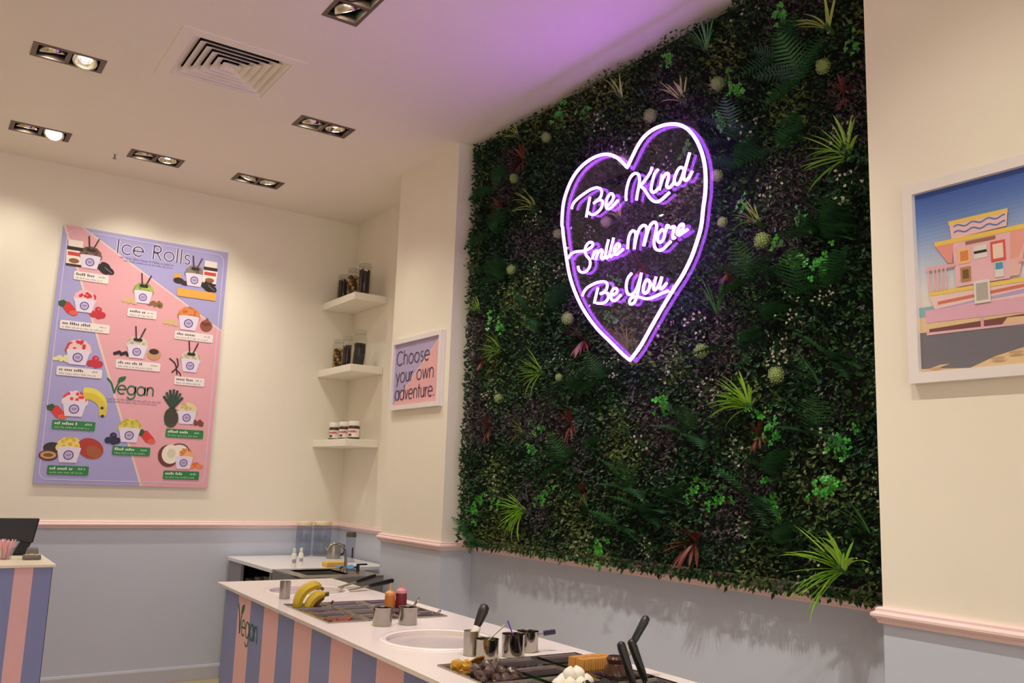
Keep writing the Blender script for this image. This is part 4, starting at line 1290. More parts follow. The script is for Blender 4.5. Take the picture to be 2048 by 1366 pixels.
# Vegan lettering on the front
g = G()
g.ribbon([tuple(q) for q in smooth_path([(-.030, .135), (.0, .09), (.016, .04), (.026, 0)], 4)], .012, 0)
g.ribbon([tuple(q) for q in smooth_path([(.026, 0), (.034, .05), (.044, .085), (.056, .108)], 4)], .010, 0)
g.add([(.034, 0, .092), (.042, 0, .124), (.062, 0, .138), (.084, 0, .142), (.080, 0, .116), (.062, 0, .098)], [(0, 1, 2, 3, 4, 5)])
write('egan', .056, 0.0, .140, .008, 0, .82, g)
y0 = 3.835
g.build('vegan_lettering', M_GREEN_T, ctr, (FXB(y0) - .0045, y0, .728), (0, 0, -math.pi / 2 - .041)).scale = (.84, 1, .88)

# round ice roll plates set into the top
for (cx, cy, r), lab in ((PAN1, 'round steel ice roll plate set in the worktop beside the bananas'), (PAN2, 'round ice roll plate set in the worktop between the two banks of food pans')):
    t = thing('ice_roll_plate', lab, 'cold plate', (cx, cy, ZT), group='round ice roll plates')
    G().shell([(r - .016, .0015), (r - .010, .004), (r + .004, .004), (r + .007, .0005), (r - .007, .0002), (r - .012, -.016), (r - .016, .0015)], 48).build('rim', M_TOP, t, smooth=True)
    G().lathe([(0, -.020), (r - .009, -.020), (r - .009, -.012), (r - .03, -.014), (0, -.0142)], 48).build('plate', mat('frosted_cold_steel', '#d9cfcb', .35, .35, var=.05), t, smooth=True)

# food pans
def pan_mesh(inner=M_STEELP):
    g = G()
    a, b = CW / 2 - .0015, CL / 2 - .0015
    lv = [(a, b, 0), (a, b, .004), (a - .009, b - .009, .004), (a - .013, b - .013, -.004), (a - .020, b - .020, -.060), (0.001, .001, -.060)]
    v, f = [], []
    for x, y_, z in lv:
        v += [(-x, -y_, z), (x, -y_, z), (x, y_, z), (-x, y_, z)]
    for i in range(len(lv) - 1):
        for j in range(4):
            f.append((i * 4 + j, i * 4 + (j + 1) % 4, i * 4 + 4 + (j + 1) % 4, i * 4 + 4 + j))
    g.add(v, f[:8], 0)
    g.add(v, f[8:], 1)
    # underside
    lv2 = [(a, b, 0), (a - .012, b - .012, -.001), (a - .019, b - .019, -.062), (.001, .001, -.062)]
    v, f = [], []
    for x, y_, z in lv2:
        v += [(-x, -y_, z), (x, -y_, z), (x, y_, z), (-x, y_, z)]
    for i in range(len(lv2) - 1):
        for j in range(4):
            f.append((i * 4 + (j + 1) % 4, i * 4 + j, i * 4 + 4 + j, i * 4 + 4 + (j + 1) % 4))
    g.add(v, f)
    return g.mesh('food_pan', [inner, M_PANIN])
PAN_ME = pan_mesh()
PANLAB = {(0, 0, 0): 'steel food pan holding the bananas', (0, 0, 3): 'steel food pan of red brown caramel biscuits', (0, 2, 1): 'steel food pan holding the sauce bottles',
          (1, 0, 0): 'steel food pan of yellow honeycomb lumps', (1, 0, 1): 'steel food pan of bagged brownies', (1, 2, 1): 'steel food pan of crackers', (1, 1, 2): 'steel food pan heaped with white meringues',
          (1, 2, 2): 'steel food pan holding the chocolate tub', (1, 2, 3): 'steel food pan holding the black handled spatulas', (1, 1, 3): 'steel food pan of dark sandwich cookies',
          (0, 0, 1): 'empty steel food pan next to the banana pan along the customer edge', (0, 0, 2): 'empty steel food pan next to the caramel biscuit pan along the customer edge',
          (0, 1, 0): 'empty steel food pan on the staff side of the banana pan', (0, 1, 1): 'empty steel food pan on the customer side of the sauce bottle pan',
          (0, 1, 2): 'empty middle steel food pan diagonally between biscuits and sauce bottles', (0, 1, 3): 'empty steel food pan between the caramel biscuits and the low tongs',
          (0, 2, 0): 'empty corner steel food pan between the sauce bottles and the far round plate', (0, 2, 2): 'steel food pan with tongs standing up in it', (0, 2, 3): 'steel food pan with tongs lying low in it',
          (1, 1, 0): 'empty steel food pan between the honeycomb pan and its empty neighbour', (1, 2, 0): 'empty corner steel food pan behind the crackers', (1, 1, 1): 'empty steel food pan between the brownies and the crackers', (1, 0, 2): 'steel food pan of small red sweets'}
for bi, bank in enumerate((BA, BB)):
    for c in range(NC):
        for r in range(NR):
            if bi == 1 and (c, r) == (0, 3):
                continue
            x, y = cell(bank, c, r)
            o = link('food_pan', PAN_ME, None, (x, y, ZT + .0003), (0, 0, TH))
            lab = PANLAB[(bi, c, r)]
            tag(o, lab, 'food pan', 'steel pans in the counter')
ZP = ZT - .0595                                    # floor of a pan

# ------------------------------------------------------------------ things on the counter
def banana(name, lab, pts, r, m, cat='banana', group=None):
    t = thing(name, lab, cat, pts[0], group=group)
    P = smooth_path(pts, 5)
    n = len(P)
    rs = [r * (0.35 + 1.0 * math.sin(math.pi * min(max((i / (n - 1)) * .86 + .09, 0), 1)) ** .6 * .65) for i in range(n)]
    base = Vector(pts[0])
    G().tube([tuple(q - base) for q in P], rs, 7).build('skin', m, t, smooth=True)
    G().tube([tuple(P[-1] - base), tuple(P[-1] - base + (P[-1] - P[-3]).normalized() * .018)], r * .28, 6).build('stalk', mat('banana_stalk', '#6d5a25', .6), t)
    return t
M_BAN = mat('ripe_banana_skin', '#d2b22e', .5, var=.12, scale=14)
bx, by = cell(BA, 0, 0)
banana('banana', 'larger ripe yellow banana standing upright in its food pan', [(bx - .036, by + .004, ZP + .020), (bx - .040, by - .004, ZT + .020), (bx - .022, by - .012, ZT + .060), (bx + .016, by - .014, ZT + .078), (bx + .040, by - .012, ZT + .070)], .021, M_BAN)
banana('banana', 'shorter yellow banana leaning beside the larger banana', [(bx - .010, by - .022, ZP + .018), (bx - .005, by - .028, ZT + .010), (bx + .018, by - .034, ZT + .040), (bx + .050, by - .036, ZT + .048)], .019, M_BAN)
banana('banana', 'brown overripe banana beside the yellow bananas', [(bx + .026, by + .016, ZP + .016), (bx + .036, by + .010, ZT + .008), (bx + .058, by + .004, ZT + .032), (bx + .066, by + .000, ZT + .036)], .016, mat('overripe_banana_skin', '#8a5f33', .6, var=.3, scale=30))

def lumps(name, lab, cat, spots, m, rx, group, jit=.18, sq=.8):
    for i, (x, y, z) in enumerate(spots):
        r = random.Random(i * 7 + int(x * 1000))
        s = rx * r.uniform(.85, 1.12)
        o = G().blob((0, 0, 0), s, s * r.uniform(.8, 1), s * sq, 9, 7, jit, rng=r).build(name, m, None, (x, y, z), (r.uniform(-.3, .3), r.uniform(-.3, .3), r.uniform(0, 3)), smooth=True)
        tag(o, lab, cat, group)

def heap(bank, c, r, n, rx, z0, seed, tight=.75):
    rr = random.Random(seed)
    out = []
    for i in range(n):
        x, y = cell(bank, c, r, rr.uniform(-1, 1) * (CW / 2 - .024 - rx) * tight, rr.uniform(-1, 1) * max(CL / 2 - .022 - rx, .004) * tight)
        out.append((x, y, z0 + rx * (.8 + .9 * (i // 4))))
    return out

def cup(name, lab, cat, x, y, r, h, m, z=ZT + .0005, handle=None, fill=None, group=None, rot=0):
    t = thing(name, lab, cat, (x, y, z), (0, 0, rot), group=group)
    G().shell([(0, .0), (r * .94, 0), (r, .004), (r, h - .003), (r * 1.03, h), (r * .97, h), (r * .95, h - .006), (r * .95, .004), (0, .003)], 26).build('body', m, t, smooth=True)
    if fill:
        G().lathe([(0, h * .78), (r * .945, h * .78), (r * .945, h * .80), (0, h * .82)], 22).build('contents', fill, t, smooth=True)
    if handle:
        a, L, up_ = handle
        d = Vector((math.cos(a), math.sin(a), 0))
        e = d * (r + L)
        G().tube([tuple(d * r * .98 + Vector((0, 0, h * .82))), tuple(e + Vector((0, 0, h * .82 + up_)))], .0035, 6).build('handle_rod', M_STEEL, t)
        G().tube([tuple(d * (r + L * .35) + Vector((0, 0, h * .82 + up_ * .35))), tuple(e + Vector((0, 0, h * .82 + up_)))], .008, 8).build('handle_grip', M_BLACK, t)
    return t
cup('steel_beaker', 'tall plain steel beaker on the worktop beside the far ice roll plate', 'beaker', 1.330, 3.540, .0215, .068, M_STEEL)
cup('steel_pot', 'small polished steel pot on the worktop, the one facing the biscuits pan', 'pot', 1.400, 2.795, .0325, .060, M_STEELP, group='small steel pots')
cup('steel_pot', 'small polished steel pot on the worktop in front of the sauce bottles', 'pot', 1.492, 2.785, .0320, .058, M_STEELP, group='small steel pots')

def bottle(lab, x, y, r, h, col, cap):
    t = thing('sauce_bottle', lab, 'bottle', (x, y, ZP + .001), group='sauce bottles in the pan')
    G().lathe([(0, 0), (r * .95, 0), (r, .006), (r, h * .62), (r * .96, h * .70), (0, h * .70)], 20).build('body', col, t, smooth=True)
    G().lathe([(0, h * .70), (r * .98, h * .70), (r * .94, h * .76), (r * .5, h * .80), (r * .22, h * .82), (r * .10, h), (0, h)], 16).build('nozzle_cap', cap, t, smooth=True)
x, y = cell(BA, 2, 1)
bottle('orange sauce squeeze bottle standing in the food pan', x - .026, y - .010, .0205, .150, mat('orange_sauce', '#cf7a2c', .35, var=.04), mat('clear_orange_cap', '#dd9a58', .4))
bottle('dark red sauce squeeze bottle with pale pink cap in the food pan', x + .020, y - .016, .0225, .160, mat('berry_sauce', '#7a2432', .35, var=.04), mat('clear_pink_cap', '#d88f8f', .4))

def spoon(lab, a, b, m, r=.0035, bowl=.012, name='steel_spoon', cat='spoon', group=None):
    a, b = Vector(a), Vector(b)
    t = thing(name, lab, cat, tuple(a), group=group)
    d = (b - a)
    G().tube([tuple(d * .0), tuple(d * .98)], [r * .8, r * 1.1], 6).build('handle', m, t)
    q = d.normalized().to_track_quat('Z', 'Y')
    o = G().blob((0, 0, 0), bowl, bowl * .35, bowl * 1.5, 10, 8).build('bowl', m, t, tuple(-d.normalized() * bowl * 1.2), smooth=True)
    o.rotation_euler = q.to_euler()
    return t
def tongs(lab, a, b, w):
    a, b = Vector(a), Vector(b)
    t = thing('steel_tongs', lab, 'tongs', tuple(a), group='tongs in the food pans')
    s = (b - a).cross(Vector((0, 0, 1))).normalized()
    d = b - a
    for sg in (-1, 1):
        pts = [s * sg * w, d * .5 + s * sg * w * .8, d * .9 + s * sg * w * .45, d]
        G().tube([tuple(p) for p in smooth_path(pts, 4)], .004, 6).build('arm', M_STEELP, t)
    return t
x, y = cell(BA, 2, 2)
tongs('pair of steel tongs standing up behind the berry sauce bottle', (x - .02, y + .01, ZP + .006), (x + .035, y - .02, ZT + .048), .010)
x, y = cell(BA, 2, 3)
tongs('pair of steel tongs resting low in the pan nearest the staff side', (x + .0, y + .005, ZP + .008), (x + .062, y - .028, ZT + .018), .009)
x, y = cell(BA, 0, 0)
spoon('steel spoon leaning out of the banana pan', (x + .056, y - .030, ZP + .02), (x + .085, y - .045, ZT + .024), M_STEELP, bowl=.010)

# caramel biscuits
M_CAR = mat('caramel_biscuit', '#8d4a2f', .6, var=.2, scale=40)
rr = random.Random(3)
for i in range(9):
    x, y = cell(BA, 0, 3, -.045 + (i % 5) * .022, -.008 + .018 * (i // 5))
    o = G().box(-.017, .017, -.010, .010, -.003, .003).build('caramel_biscuit', M_CAR, None, (x, y, ZT - .010 + .008 * (i // 5) + .002 * (i % 3)), (rr.uniform(.3, .9), rr.uniform(-.3, .3), rr.uniform(-.6, .6)), bevel=.002)
    tag(o, 'red brown caramel biscuit lying in its food pan', 'biscuit', 'caramel biscuits in the pan')
o = G().box(-CW / 2 + .022, CW / 2 - .022, -CL / 2 + .022, CL / 2 - .022, 0, .040).build('caramel_crumbs', M_CAR, None, (*cell(BA, 0, 3), ZP + .0005), (0, 0, TH), bevel=.006)
tag(o, 'bed of red brown caramel biscuit crumbs in a food pan', 'crumbs', kind='stuff')

# spatulas across the far plate
def spatula(lab, a, b, blade=.09, w=.028, gl=None, group='black handled spatulas'):
    """a = blade tip, b = handle end"""
    a, b = Vector(a), Vector(b)
    t = thing('spatula', lab, 'spatula', tuple(a), group=group)
    d = b - a
    L = d.length
    u = d.normalized()
    s = u.cross(Vector((0, 0, 1)))
    s = s.normalized() if s.length > .05 else Vector((0, 1, 0))
    nn = s.cross(u)
    bl_ = L - (gl or L * .5)
    g = G()
    v = []
    for q, ww in ((0, .85), (.1, 1), (.75, 1), (1, .4)):
        for sg in (-1, 1):
            for th in (-1, 1):
                v.append(tuple(u * bl_ * q + s * (w / 2) * ww * sg + nn * .0008 * th))
    f = []
    for i in range(3):
        o_ = i * 4
        f += [(o_, o_ + 4, o_ + 6, o_ + 2), (o_ + 1, o_ + 3, o_ + 7, o_ + 5), (o_, o_ + 1, o_ + 5, o_ + 4), (o_ + 2, o_ + 6, o_ + 7, o_ + 3)]
    f += [(0, 2, 3, 1), (12, 13, 15, 14)]
    g.add(v, f)
    g.build('blade', M_STEELP, t)
    G().tube([tuple(u * (bl_ - .006)), tuple(u * (bl_ + .01)), tuple(u * (L * .9)), tuple(u * (L - .004)), tuple(u * L)], [.007, .0095, .0115, .010, .004], 10).build('handle', M_BLACK, t, smooth=True)
    return t
spatula('black handled spatula resting across the rim of the far plate, farther of the pair', (1.66, 3.755, ZT + .008), (1.905, 3.905, ZT + .036), gl=.14)
spatula('black handled spatula resting across the rim of the far plate, nearer the sauce bottles', (1.665, 3.655, ZT + .008), (1.915, 3.735, ZT + .032), gl=.14)

# second bank
x, y = cell(BB, 0, 0)
cup('steel_beaker', 'plain steel beaker holding a black handled pastry brush', 'beaker', 1.402, 2.228, .0215, .068, M_STEEL)
cup('steel_pot', 'polished steel pot of green pistachio sauce on the worktop', 'pot', 1.425, 2.178, .0325, .052, M_STEELP, fill=mat('pistachio_sauce', '#7f7a3a', .4), group='small steel pots')
cup('steel_pot', 'polished steel pot with a purple handled spoon on the worktop', 'pot', 1.508, 2.168, .0330, .062, M_STEELP, fill=mat('fudge_sauce', '#8a5a3a', .4), group='small steel pots')
cup('steel_pot', 'steel pot with a black side handle on the worktop', 'pot', 1.590, 2.212, .0320, .058, M_STEELP, handle=(-.25, .055, .006), group='small steel pots')
t = thing('pastry_brush', 'black handled pastry brush standing in the steel beaker', 'brush', (1.404, 2.228, ZT + .030))
G().tube([(0, 0, 0), (.010, .002, .030), (.018, .004, .048)], [.012, .014, .013], 10).build('white_ferrule', M_WHITE, t, smooth=True)
G().tube([(.018, .004, .048), (.024, .005, .058), (.040, .008, .088), (.047, .010, .102), (.050, .010, .108)], [.010, .012, .0155, .014, .006], 10).build('handle', mat('dark_brown_grip', '#2b2020', .4), t, smooth=True)
spoon('thin steel spoon leaning in the pot of pistachio sauce', (1.425, 2.178, ZT + .045), (1.478, 2.170, ZT + .088), M_STEEL, r=.0022, bowl=.006)
spoon('purple handled spoon standing in the steel pot', (1.508, 2.168, ZT + .055), (1.495, 2.182, ZT + .098), mat('purple_plastic', '#6a2fb0', .35), r=.0022, bowl=.006)

# honeycomb, chocolate dipped piece, brownies
M_HON = mat('honeycomb_toffee', '#c9962f', .55, var=.25, scale=60, bump=.3)
for i, (du, dv) in enumerate(((-.046, .006), (-.022, -.006))):
    x, y = cell(BB, 0, 0, du, dv)
    for_r = random.Random(i)
    o = G().blob((0, 0, 0), .017, .015, .015, 10, 8, .16, rng=for_r).build('honeycomb_lump', M_HON, None, (x, y, ZT + .010), smooth=False)
    tag(o, 'knobbly yellow honeycomb toffee lump in the pan corner', 'toffee', 'honeycomb lumps')
x, y = cell(BB, 0, 0)
o = G().box(-CW / 2 + .022, CW / 2 - .022, -CL / 2 + .022, CL / 2 - .022, 0, .052).build('honeycomb_chips', M_HON, None, (x, y, ZP + .0005), (0, 0, TH), bevel=.006)
tag(o, 'bed of broken honeycomb chips in a food pan', 'toffee chips', kind='stuff')
t = thing('dipped_wafer', 'golden wafer shell dipped in dark chocolate beside the honeycomb', 'wafer', (x + .022, y + .018, ZT + .012), (0.9, 0.2, .6))
G().blob((0, 0, 0), .034, .006, .026, 14, 10).build('wafer', mat('golden_wafer', '#b98228', .5, var=.15), t, smooth=True)
G().blob((-.006, -.004, .005), .028, .006, .020, 14, 10).build('chocolate_coat', mat('drip_chocolate', '#4b2a16', .3, var=.1), t, smooth=True)
M_BROWNIE = mat('brownie_in_film', '#5b4540', .22, var=.35, scale=55, bump=.5, coat=.6)
rr = random.Random(8)
for i in range(11):
    c_, l_ = i % 4, i // 4
    x, y = cell(BB, 0, 1, -.046 + c_ * .031 + rr.uniform(-.004, .004), (-.022, .004, .026)[l_] + rr.uniform(-.004, .004))
    o = G().blob((0, 0, 0), .0175, .014, .017, 8, 6, .14, rng=rr).build('bagged_brownie', M_BROWNIE, None, (x, y, ZT - .008 + .012 * l_ + (.006 if c_ in (1, 2) else 0)), (rr.uniform(-.4, .4), rr.uniform(-.4, .4), rr.uniform(0, 3)))
    tag(o, 'chocolate brownie bite in a clear bag heaped in its food pan', 'brownie', 'bagged brownies')
o = G().box(-CW / 2 + .022, CW / 2 - .022, -CL / 2 + .022, CL / 2 - .022, 0, .034).build('brownie_crumbs', M_BROWNIE, None, (*cell(BB, 0, 1), ZP + .0005), (0, 0, TH), bevel=.006)
tag(o, 'layer of bagged brownies filling the bottom of a food pan', 'brownies', kind='stuff')
M_RED = mat('red_sweet', '#9a4434', .35, var=.2, scale=40)
o = G().box(-CW / 2 + .022, CW / 2 - .022, -CL / 2 + .022, CL / 2 - .022, 0, .046).build('red_sweet_bed', M_RED, None, (*cell(BB, 0, 2), ZP + .0005), (0, 0, TH), bevel=.006)
tag(o, 'bed of small red brown sweets in a food pan', 'sweets', kind='stuff')
rr = random.Random(21)
for i in range(8):
    x, y = cell(BB, 0, 2, -.042 + .012 * i, rr.uniform(-.018, .022))
    tag(G().blob((0, 0, 0), .010, .009, .008, 8, 6, .1, rng=rr).build('red_sweet', M_RED, None, (x, y, ZT - .004), smooth=True), 'small red brown sweet in its food pan', 'sweet', 'red sweets in the pan')

# crackers standing on edge
M_CRK = mat('golden_cracker', '#d59a4a', .6, var=.15, scale=60)
for row in range(2):
    for i in range(15):
        x, y = cell(BB, 2, 1, -.056 + i * .0078, .016 - .034 * row)
        o = G().box(-.0026, .0026, -.015, .015, 0, .060).build('cracker', M_CRK, None, (x, y, ZP + .028), (0, .05 + .02 * math.sin(i * 2.1), TH + .02 * math.sin(i)))
        tag(o, 'golden square cracker standing on edge in a packed row', 'cracker', 'crackers in the pan')
o = G().box(-CW / 2 + .022, CW / 2 - .022, -CL / 2 + .022, CL / 2 - .022, 0, .028).build('cracker_tray', M_WHITE, None, (*cell(BB, 2, 1), ZP + .0002), (0, 0, TH), bevel=.002)
tag(o, 'plain white insert under the crackers in the food pan', 'tray')

# meringues
M_MER = mat('white_meringue', '#efe6d6', .7, var=.05, scale=30)
g_sp = [(-.050, .0), (-.022, .018), (-.018, -.018), (.012, .006), (.040, .016), (.046, -.014), (.016, -.024)]
for i, (du, dv) in enumerate(g_sp + [(-.006, .004), (.022, .0)]):
    x, y = cell(BB, 1, 2, du * .85, dv * .8)
    z = ZT - .006 + (.022 if i >= 7 else .004 * (i % 2))
    o = G().lathe([(0, -.014), (.012, -.014), (.018, -.006), (.018, .004), (.013, .012), (.006, .018), (0, .022)], 12).build('meringue', M_MER, None, (x, y, z), (.2 * math.sin(i * 3), .2 * math.cos(i * 2), 0), smooth=True)
    tag(o, 'white meringue kiss heaped in its food pan', 'meringue', 'meringues')
o = G().box(-CW / 2 + .022, CW / 2 - .022, -CL / 2 + .022, CL / 2 - .022, 0, .038).build('meringue_bed', M_MER, None, (*cell(BB, 1, 2), ZP + .0005), (0, 0, TH), bevel=.008)
tag(o, 'lower layer of white meringues in a food pan', 'meringues', kind='stuff')

# dark sandwich cookies
M_OREO = mat('cocoa_biscuit', '#241d1d', .6, var=.15)
for i, (du, dv, dz) in enumerate(((-.046, .020, 0), (-.022, .024, .004), (.004, .020, .0), (.030, .024, .004), (.050, .012, 0), (-.034, -.006, .0), (.0, -.008, .004), (.036, -.010, 0))):
    x, y = cell(BB, 1, 3, du, dv)
    t = thing('sandwich_cookie', 'dark cocoa sandwich cookie propped in its food pan', 'cookie', (x, y, ZT + .002 + dz), (1.1, .2 * math.sin(i), .5 * math.sin(i * 1.7)), group='sandwich cookies')
    G().lathe([(0, -.0055), (.0165, -.0055), (.017, -.002), (0, -.002)], 14).build('biscuit', M_OREO, t)
    G().lathe([(0, -.002), (.0155, -.002), (.0155, .002), (0, .002)], 14).build('cream_filling', M_MER, t)
    G().lathe([(0, .002), (.017, .002), (.0165, .0055), (0, .0055)], 14).build('biscuit', M_OREO, t)
o = G().box(-CW / 2 + .022, CW / 2 - .022, -CL / 2 + .022, CL / 2 - .022, 0, .046).build('cookie_crumbs', M_OREO, None, (*cell(BB, 1, 3), ZP + .0005), (0, 0, TH), bevel=.006)
tag(o, 'bed of dark cookie crumbs in a food pan', 'crumbs', kind='stuff')

# chocolate tub and spatulas
t = thing('chocolate_tub', 'clear rimmed tub heaped with shiny dark chocolate', 'tub', (*cell(BB, 2, 2, -.012, 0), ZP + .0005))
G().shell([(0, 0), (.030, 0), (.032, .01), (.037, .066), (.039, .067), (.0385, .070), (.036, .069), (.031, .012), (0, .003)], 24).build('tub', M_GLASS, t, smooth=True)
G().lathe([(0, .004), (.030, .004), (.0345, .06), (.031, .078), (.022, .092), (.026, .104), (.020, .110), (0, .108)], 18).build('chocolate', mat('glossy_chocolate', '#4a2b22', .18, var=.1), t, smooth=True)
spatula('black handled steel spatula standing in the pan, leaning over the cookies', (1.580, 1.706, ZP + .006), (1.513, 1.712, ZT + .112), gl=.110)
spatula('black handled steel spatula standing in the pan beside the chocolate tub', (1.645, 1.730, ZP + .006), (1.574, 1.742, ZT + .109), gl=.108)
spatula('black handled spatula standing in the chocolate tub, leaning to the staff side', (1.608, 1.830, ZT + .012), (1.706, 1.822, ZT + .148), gl=.082)

# ------------------------------------------------------------------ the till counter
ZL = 0.95
till = thing('till_counter', 'small till counter with cream top and lilac and pink striped front', 'counter', (0, 0, 0))
TX1, TY0, TY1 = 0.634, 4.636, 5.50
G().box(-1.3, TX1, TY0, TY1, ZL - .014, ZL).build('worktop', M_TOPEDGE, till, bevel=.002)
G().box(-1.28, TX1 - .012, TY0 + .022, TY1 - .02, 0, ZL - .0145).build('carcass', M_STRP, till)
x = TX1 - .012
k = 0
while x > -1.25:
    w = .0765
    G().box(x - w + .0003, x, TY0 + .0185, TY0 + .0218, 0, ZL - .0145).build('stripe_panel', M_STRK if k % 2 else M_STRP, till)
    x -= w
    k += 1
G().box(TX1 - .0118, TX1 - .0095, TY0 + .0185, TY1 - .02, 0, ZL - .0145).build('edge_trim', M_BLACK, till)

t = thing('till_screen', 'black touch screen till seen from behind on the till counter', 'till screen', (.36, 5.16, ZL))
g = G()
g.add([(-.26, -.02, .074), (.170, -.02, .068), (.226, -.02, .058), (.248, .0, .181), (-.26, .0, .181), (-.26, .03, .074), (.170, .03, .068), (.226, .03, .058), (.248, .034, .181), (-.26, .034, .181)],
      [(0, 1, 2, 3, 4), (5, 9, 8, 7, 6), (0, 5, 6, 1), (1, 6, 7, 2), (2, 7, 8, 3), (3, 8, 9, 4), (4, 9, 5, 0)])
g.build('screen_housing', M_BLACK, t, bevel=.006)
g = G()
g.add([(.138, -.03, .004), (.196, -.03, .004), (.222, -.012, .066), (.172, -.012, .070), (.138, .05, .004), (.196, .05, .004), (.222, .025, .066), (.172, .025, .070)],
      [(0, 1, 2, 3), (4, 7, 6, 5), (0, 4, 5, 1), (1, 5, 6, 2), (2, 6, 7, 3), (3, 7, 4, 0)])
g.build('stand_neck', M_BLACK, t, bevel=.003)
G().box(.10, .20, -.04, .09, .0, .005).build('stand_base', M_BLACK, t, bevel=.002)
t = thing('card_reader', 'grey card payment terminal on the till counter', 'card reader', (.560, 4.895, ZL), (0, 0, -.1))
G().box(-.040, .040, -.035, .045, .0, .022).build('body', mat('grey_plastic', '#6d6660', .4), t, bevel=.006)
G().box(-.030, .030, -.028, -.002, .022, .026).build('keypad', mat('pale_keys', '#cfc3a0', .5), t, bevel=.001)
for i in range(3):
    G().box(-.024 + i * .016, -.012 + i * .016, -.020, -.010, .026, .029).build('key', ink(('#b8452e', '#d8b23c', '#4f7d4a')[i]), t)
g = G()
g.add([(-.030, .002, .022), (.030, .002, .022), (.030, .040, .022), (-.030, .040, .022), (-.022, .018, .052), (.022, .018, .052), (.022, .038, .055), (-.022, .038, .055)],
      [(0, 1, 5, 4), (1, 2, 6, 5), (2, 3, 7, 6), (3, 0, 4, 7), (4, 5, 6, 7), (0, 3, 2, 1)])
g.build('screen_hood', mat('grey_plastic', '#6d6660', .4), t, bevel=.003)
t = thing('straw_cup', 'clear cup packed with pink striped paper straws on the till counter', 'straw cup', (.448, 4.93, ZL))
G().shell([(0, 0), (.028, 0), (.036, .055), (.037, .055), (.029, .0), (0, .001)], 20).build('cup', M_GLASS, t, smooth=True)
rr = random.Random(4)
for i in range(34):
    a = rr.uniform(0, 6.28)
    r_ = rr.uniform(0, .022)
    h = rr.uniform(.078, .096)
    G().tube([(r_ * math.cos(a), r_ * math.sin(a), .003), (r_ * 2.3 * math.cos(a), r_ * 2.3 * math.sin(a), h)], .0032, 6).build('paper_straw', mat('pink_straw', '#f0b3b8', .5) if i % 3 else mat('white_straw', '#f4e9e4', .5), t)

# ------------------------------------------------------------------ prep counter and sink in the corner
ZQ = 0.82
prep = thing('prep_counter', 'white prep counter with open shelf in the corner below the shelves', 'counter', (0, 0, 0))
G().box(1.945, 2.745, 5.440, YB - .03, ZQ - .025, ZQ).build('worktop', mat('cool_white_laminate', '#e9e6ea', .3, var=.02), prep, bevel=.003)
M_GREYP = mat('grey_cabinet_panel', '#8d8790', .5, var=.03)
G().box(1.955, 1.975, 6.05, YB - .04, .0, ZQ - .0255).build('side_panel', M_GREYP, prep)
G().box(1.955, 1.975, 5.46, 5.49, .0, ZQ - .0255).build('leg', M_GREYP, prep)
G().box(1.976, 2.74, 5.47, YB - .04, .55, .568).build('shelf_board', M_GREYP, prep)
G().box(2.70, 2.74, 5.47, YB - .04, .0, .549).build('side_panel', M_GREYP, prep)
G().box(1.976, 2.74, YB - .055, YB - .041, .568, ZQ - .0255).build('back_panel', M_DARKIN, prep)
for i, (y, w, h, c, nm, lab) in enumerate(((5.98, .12, .14, '#5c5450', 'storage_tub', 'dark storage tub under the prep counter top'), (5.80, .10, .17, '#6f6468', 'storage_tub', 'greyish tub on the open shelf below the prep counter'), (5.62, .11, .19, '#7d6e2c', 'storage_carton', 'olive yellow carton on the open shelf below the prep counter'))):
    t = thing(nm, lab, 'container', (2.06, y, .5685))
    G().box(-.07, .10, -w / 2, w / 2, 0, h * .85).build('body', mat('tub_%d' % i, c, .5, var=.08), t, bevel=.006)
    G().box(-.074, .104, -w / 2 - .004, w / 2 + .004, h * .85, h * .95).build('lid', mat('tub_lid_%d' % i, '#%02x%02x%02x' % tuple(int(int(c[j:j + 2], 16) * .7) for j in (1, 3, 5)), .5), t, bevel=.003)

sink = thing('steel_sink_unit', 'stainless steel sink unit with tall apron beside the pillar', 'sink', (0, 0, 0))
SX0, SX1, SY0, SY1 = 1.950, 2.465, 4.935, 5.430
topm = plate(rect(SX0, SX1, SY0, SY1), [rect(2.03, 2.30, 5.06, 5.36)], ZQ - .012, ZQ - .002)
topm.materials.append(M_STEEL)
link('sink_top', topm, sink)
g = G()
for x0, x1, y0, y1 in ((2.025, 2.030, 5.055, 5.365), (2.30, 2.305, 5.055, 5.365), (2.03, 2.30, 5.055, 5.06), (2.03, 2.30, 5.36, 5.365)):
    g.box(x0, x1, y0, y1, ZQ - .09, ZQ - .0025)
g.box(2.025, 2.305, 5.055, 5.365, ZQ - .095, ZQ - .09)
g.build('basin', M_STEEL, sink)
G().box(SX0, SX1, SY0, SY0 + .012, ZQ - .32, ZQ - .0125).build('apron', M_STEELD, sink, bevel=.003)
G().box(SX0, SX0 + .012, SY0 + .0125, SY1, ZQ - .32, ZQ - .0125).build('apron', M_STEELD, sink, bevel=.003)
for x in (SX0 + .015, SX1 - .045):
    for y in (SY0 + .015, SY1 - .045):
        G().box(x, x + .03, y, y + .03, 0, ZQ - .0125 if x > 2.2 else ZQ - .0125).build('leg', M_STEELD, sink)
t = thing('gooseneck_tap', 'chrome gooseneck tap arching over the sink', 'tap', (2.315, 5.17, ZQ - .002))
G().tube([tuple(p) for p in smooth_path([(0, 0, 0), (0, 0, .09), (-.008, .002, .135), (-.035, .006, .165), (-.070, .012, .172), (-.100, .018, .155), (-.108, .02, .135)], 5)], .008, 10).build('spout', M_STEELP, t, smooth=True)
G().lathe([(0, 0), (.020, 0), (.018, .012), (.011, .03), (0, .03)], 16).build('base', M_STEELP, t, smooth=True)
t = thing('tap_lever', 'short dark lever tap at the end of the sink unit', 'tap', (2.415, 5.20, ZQ - .002))
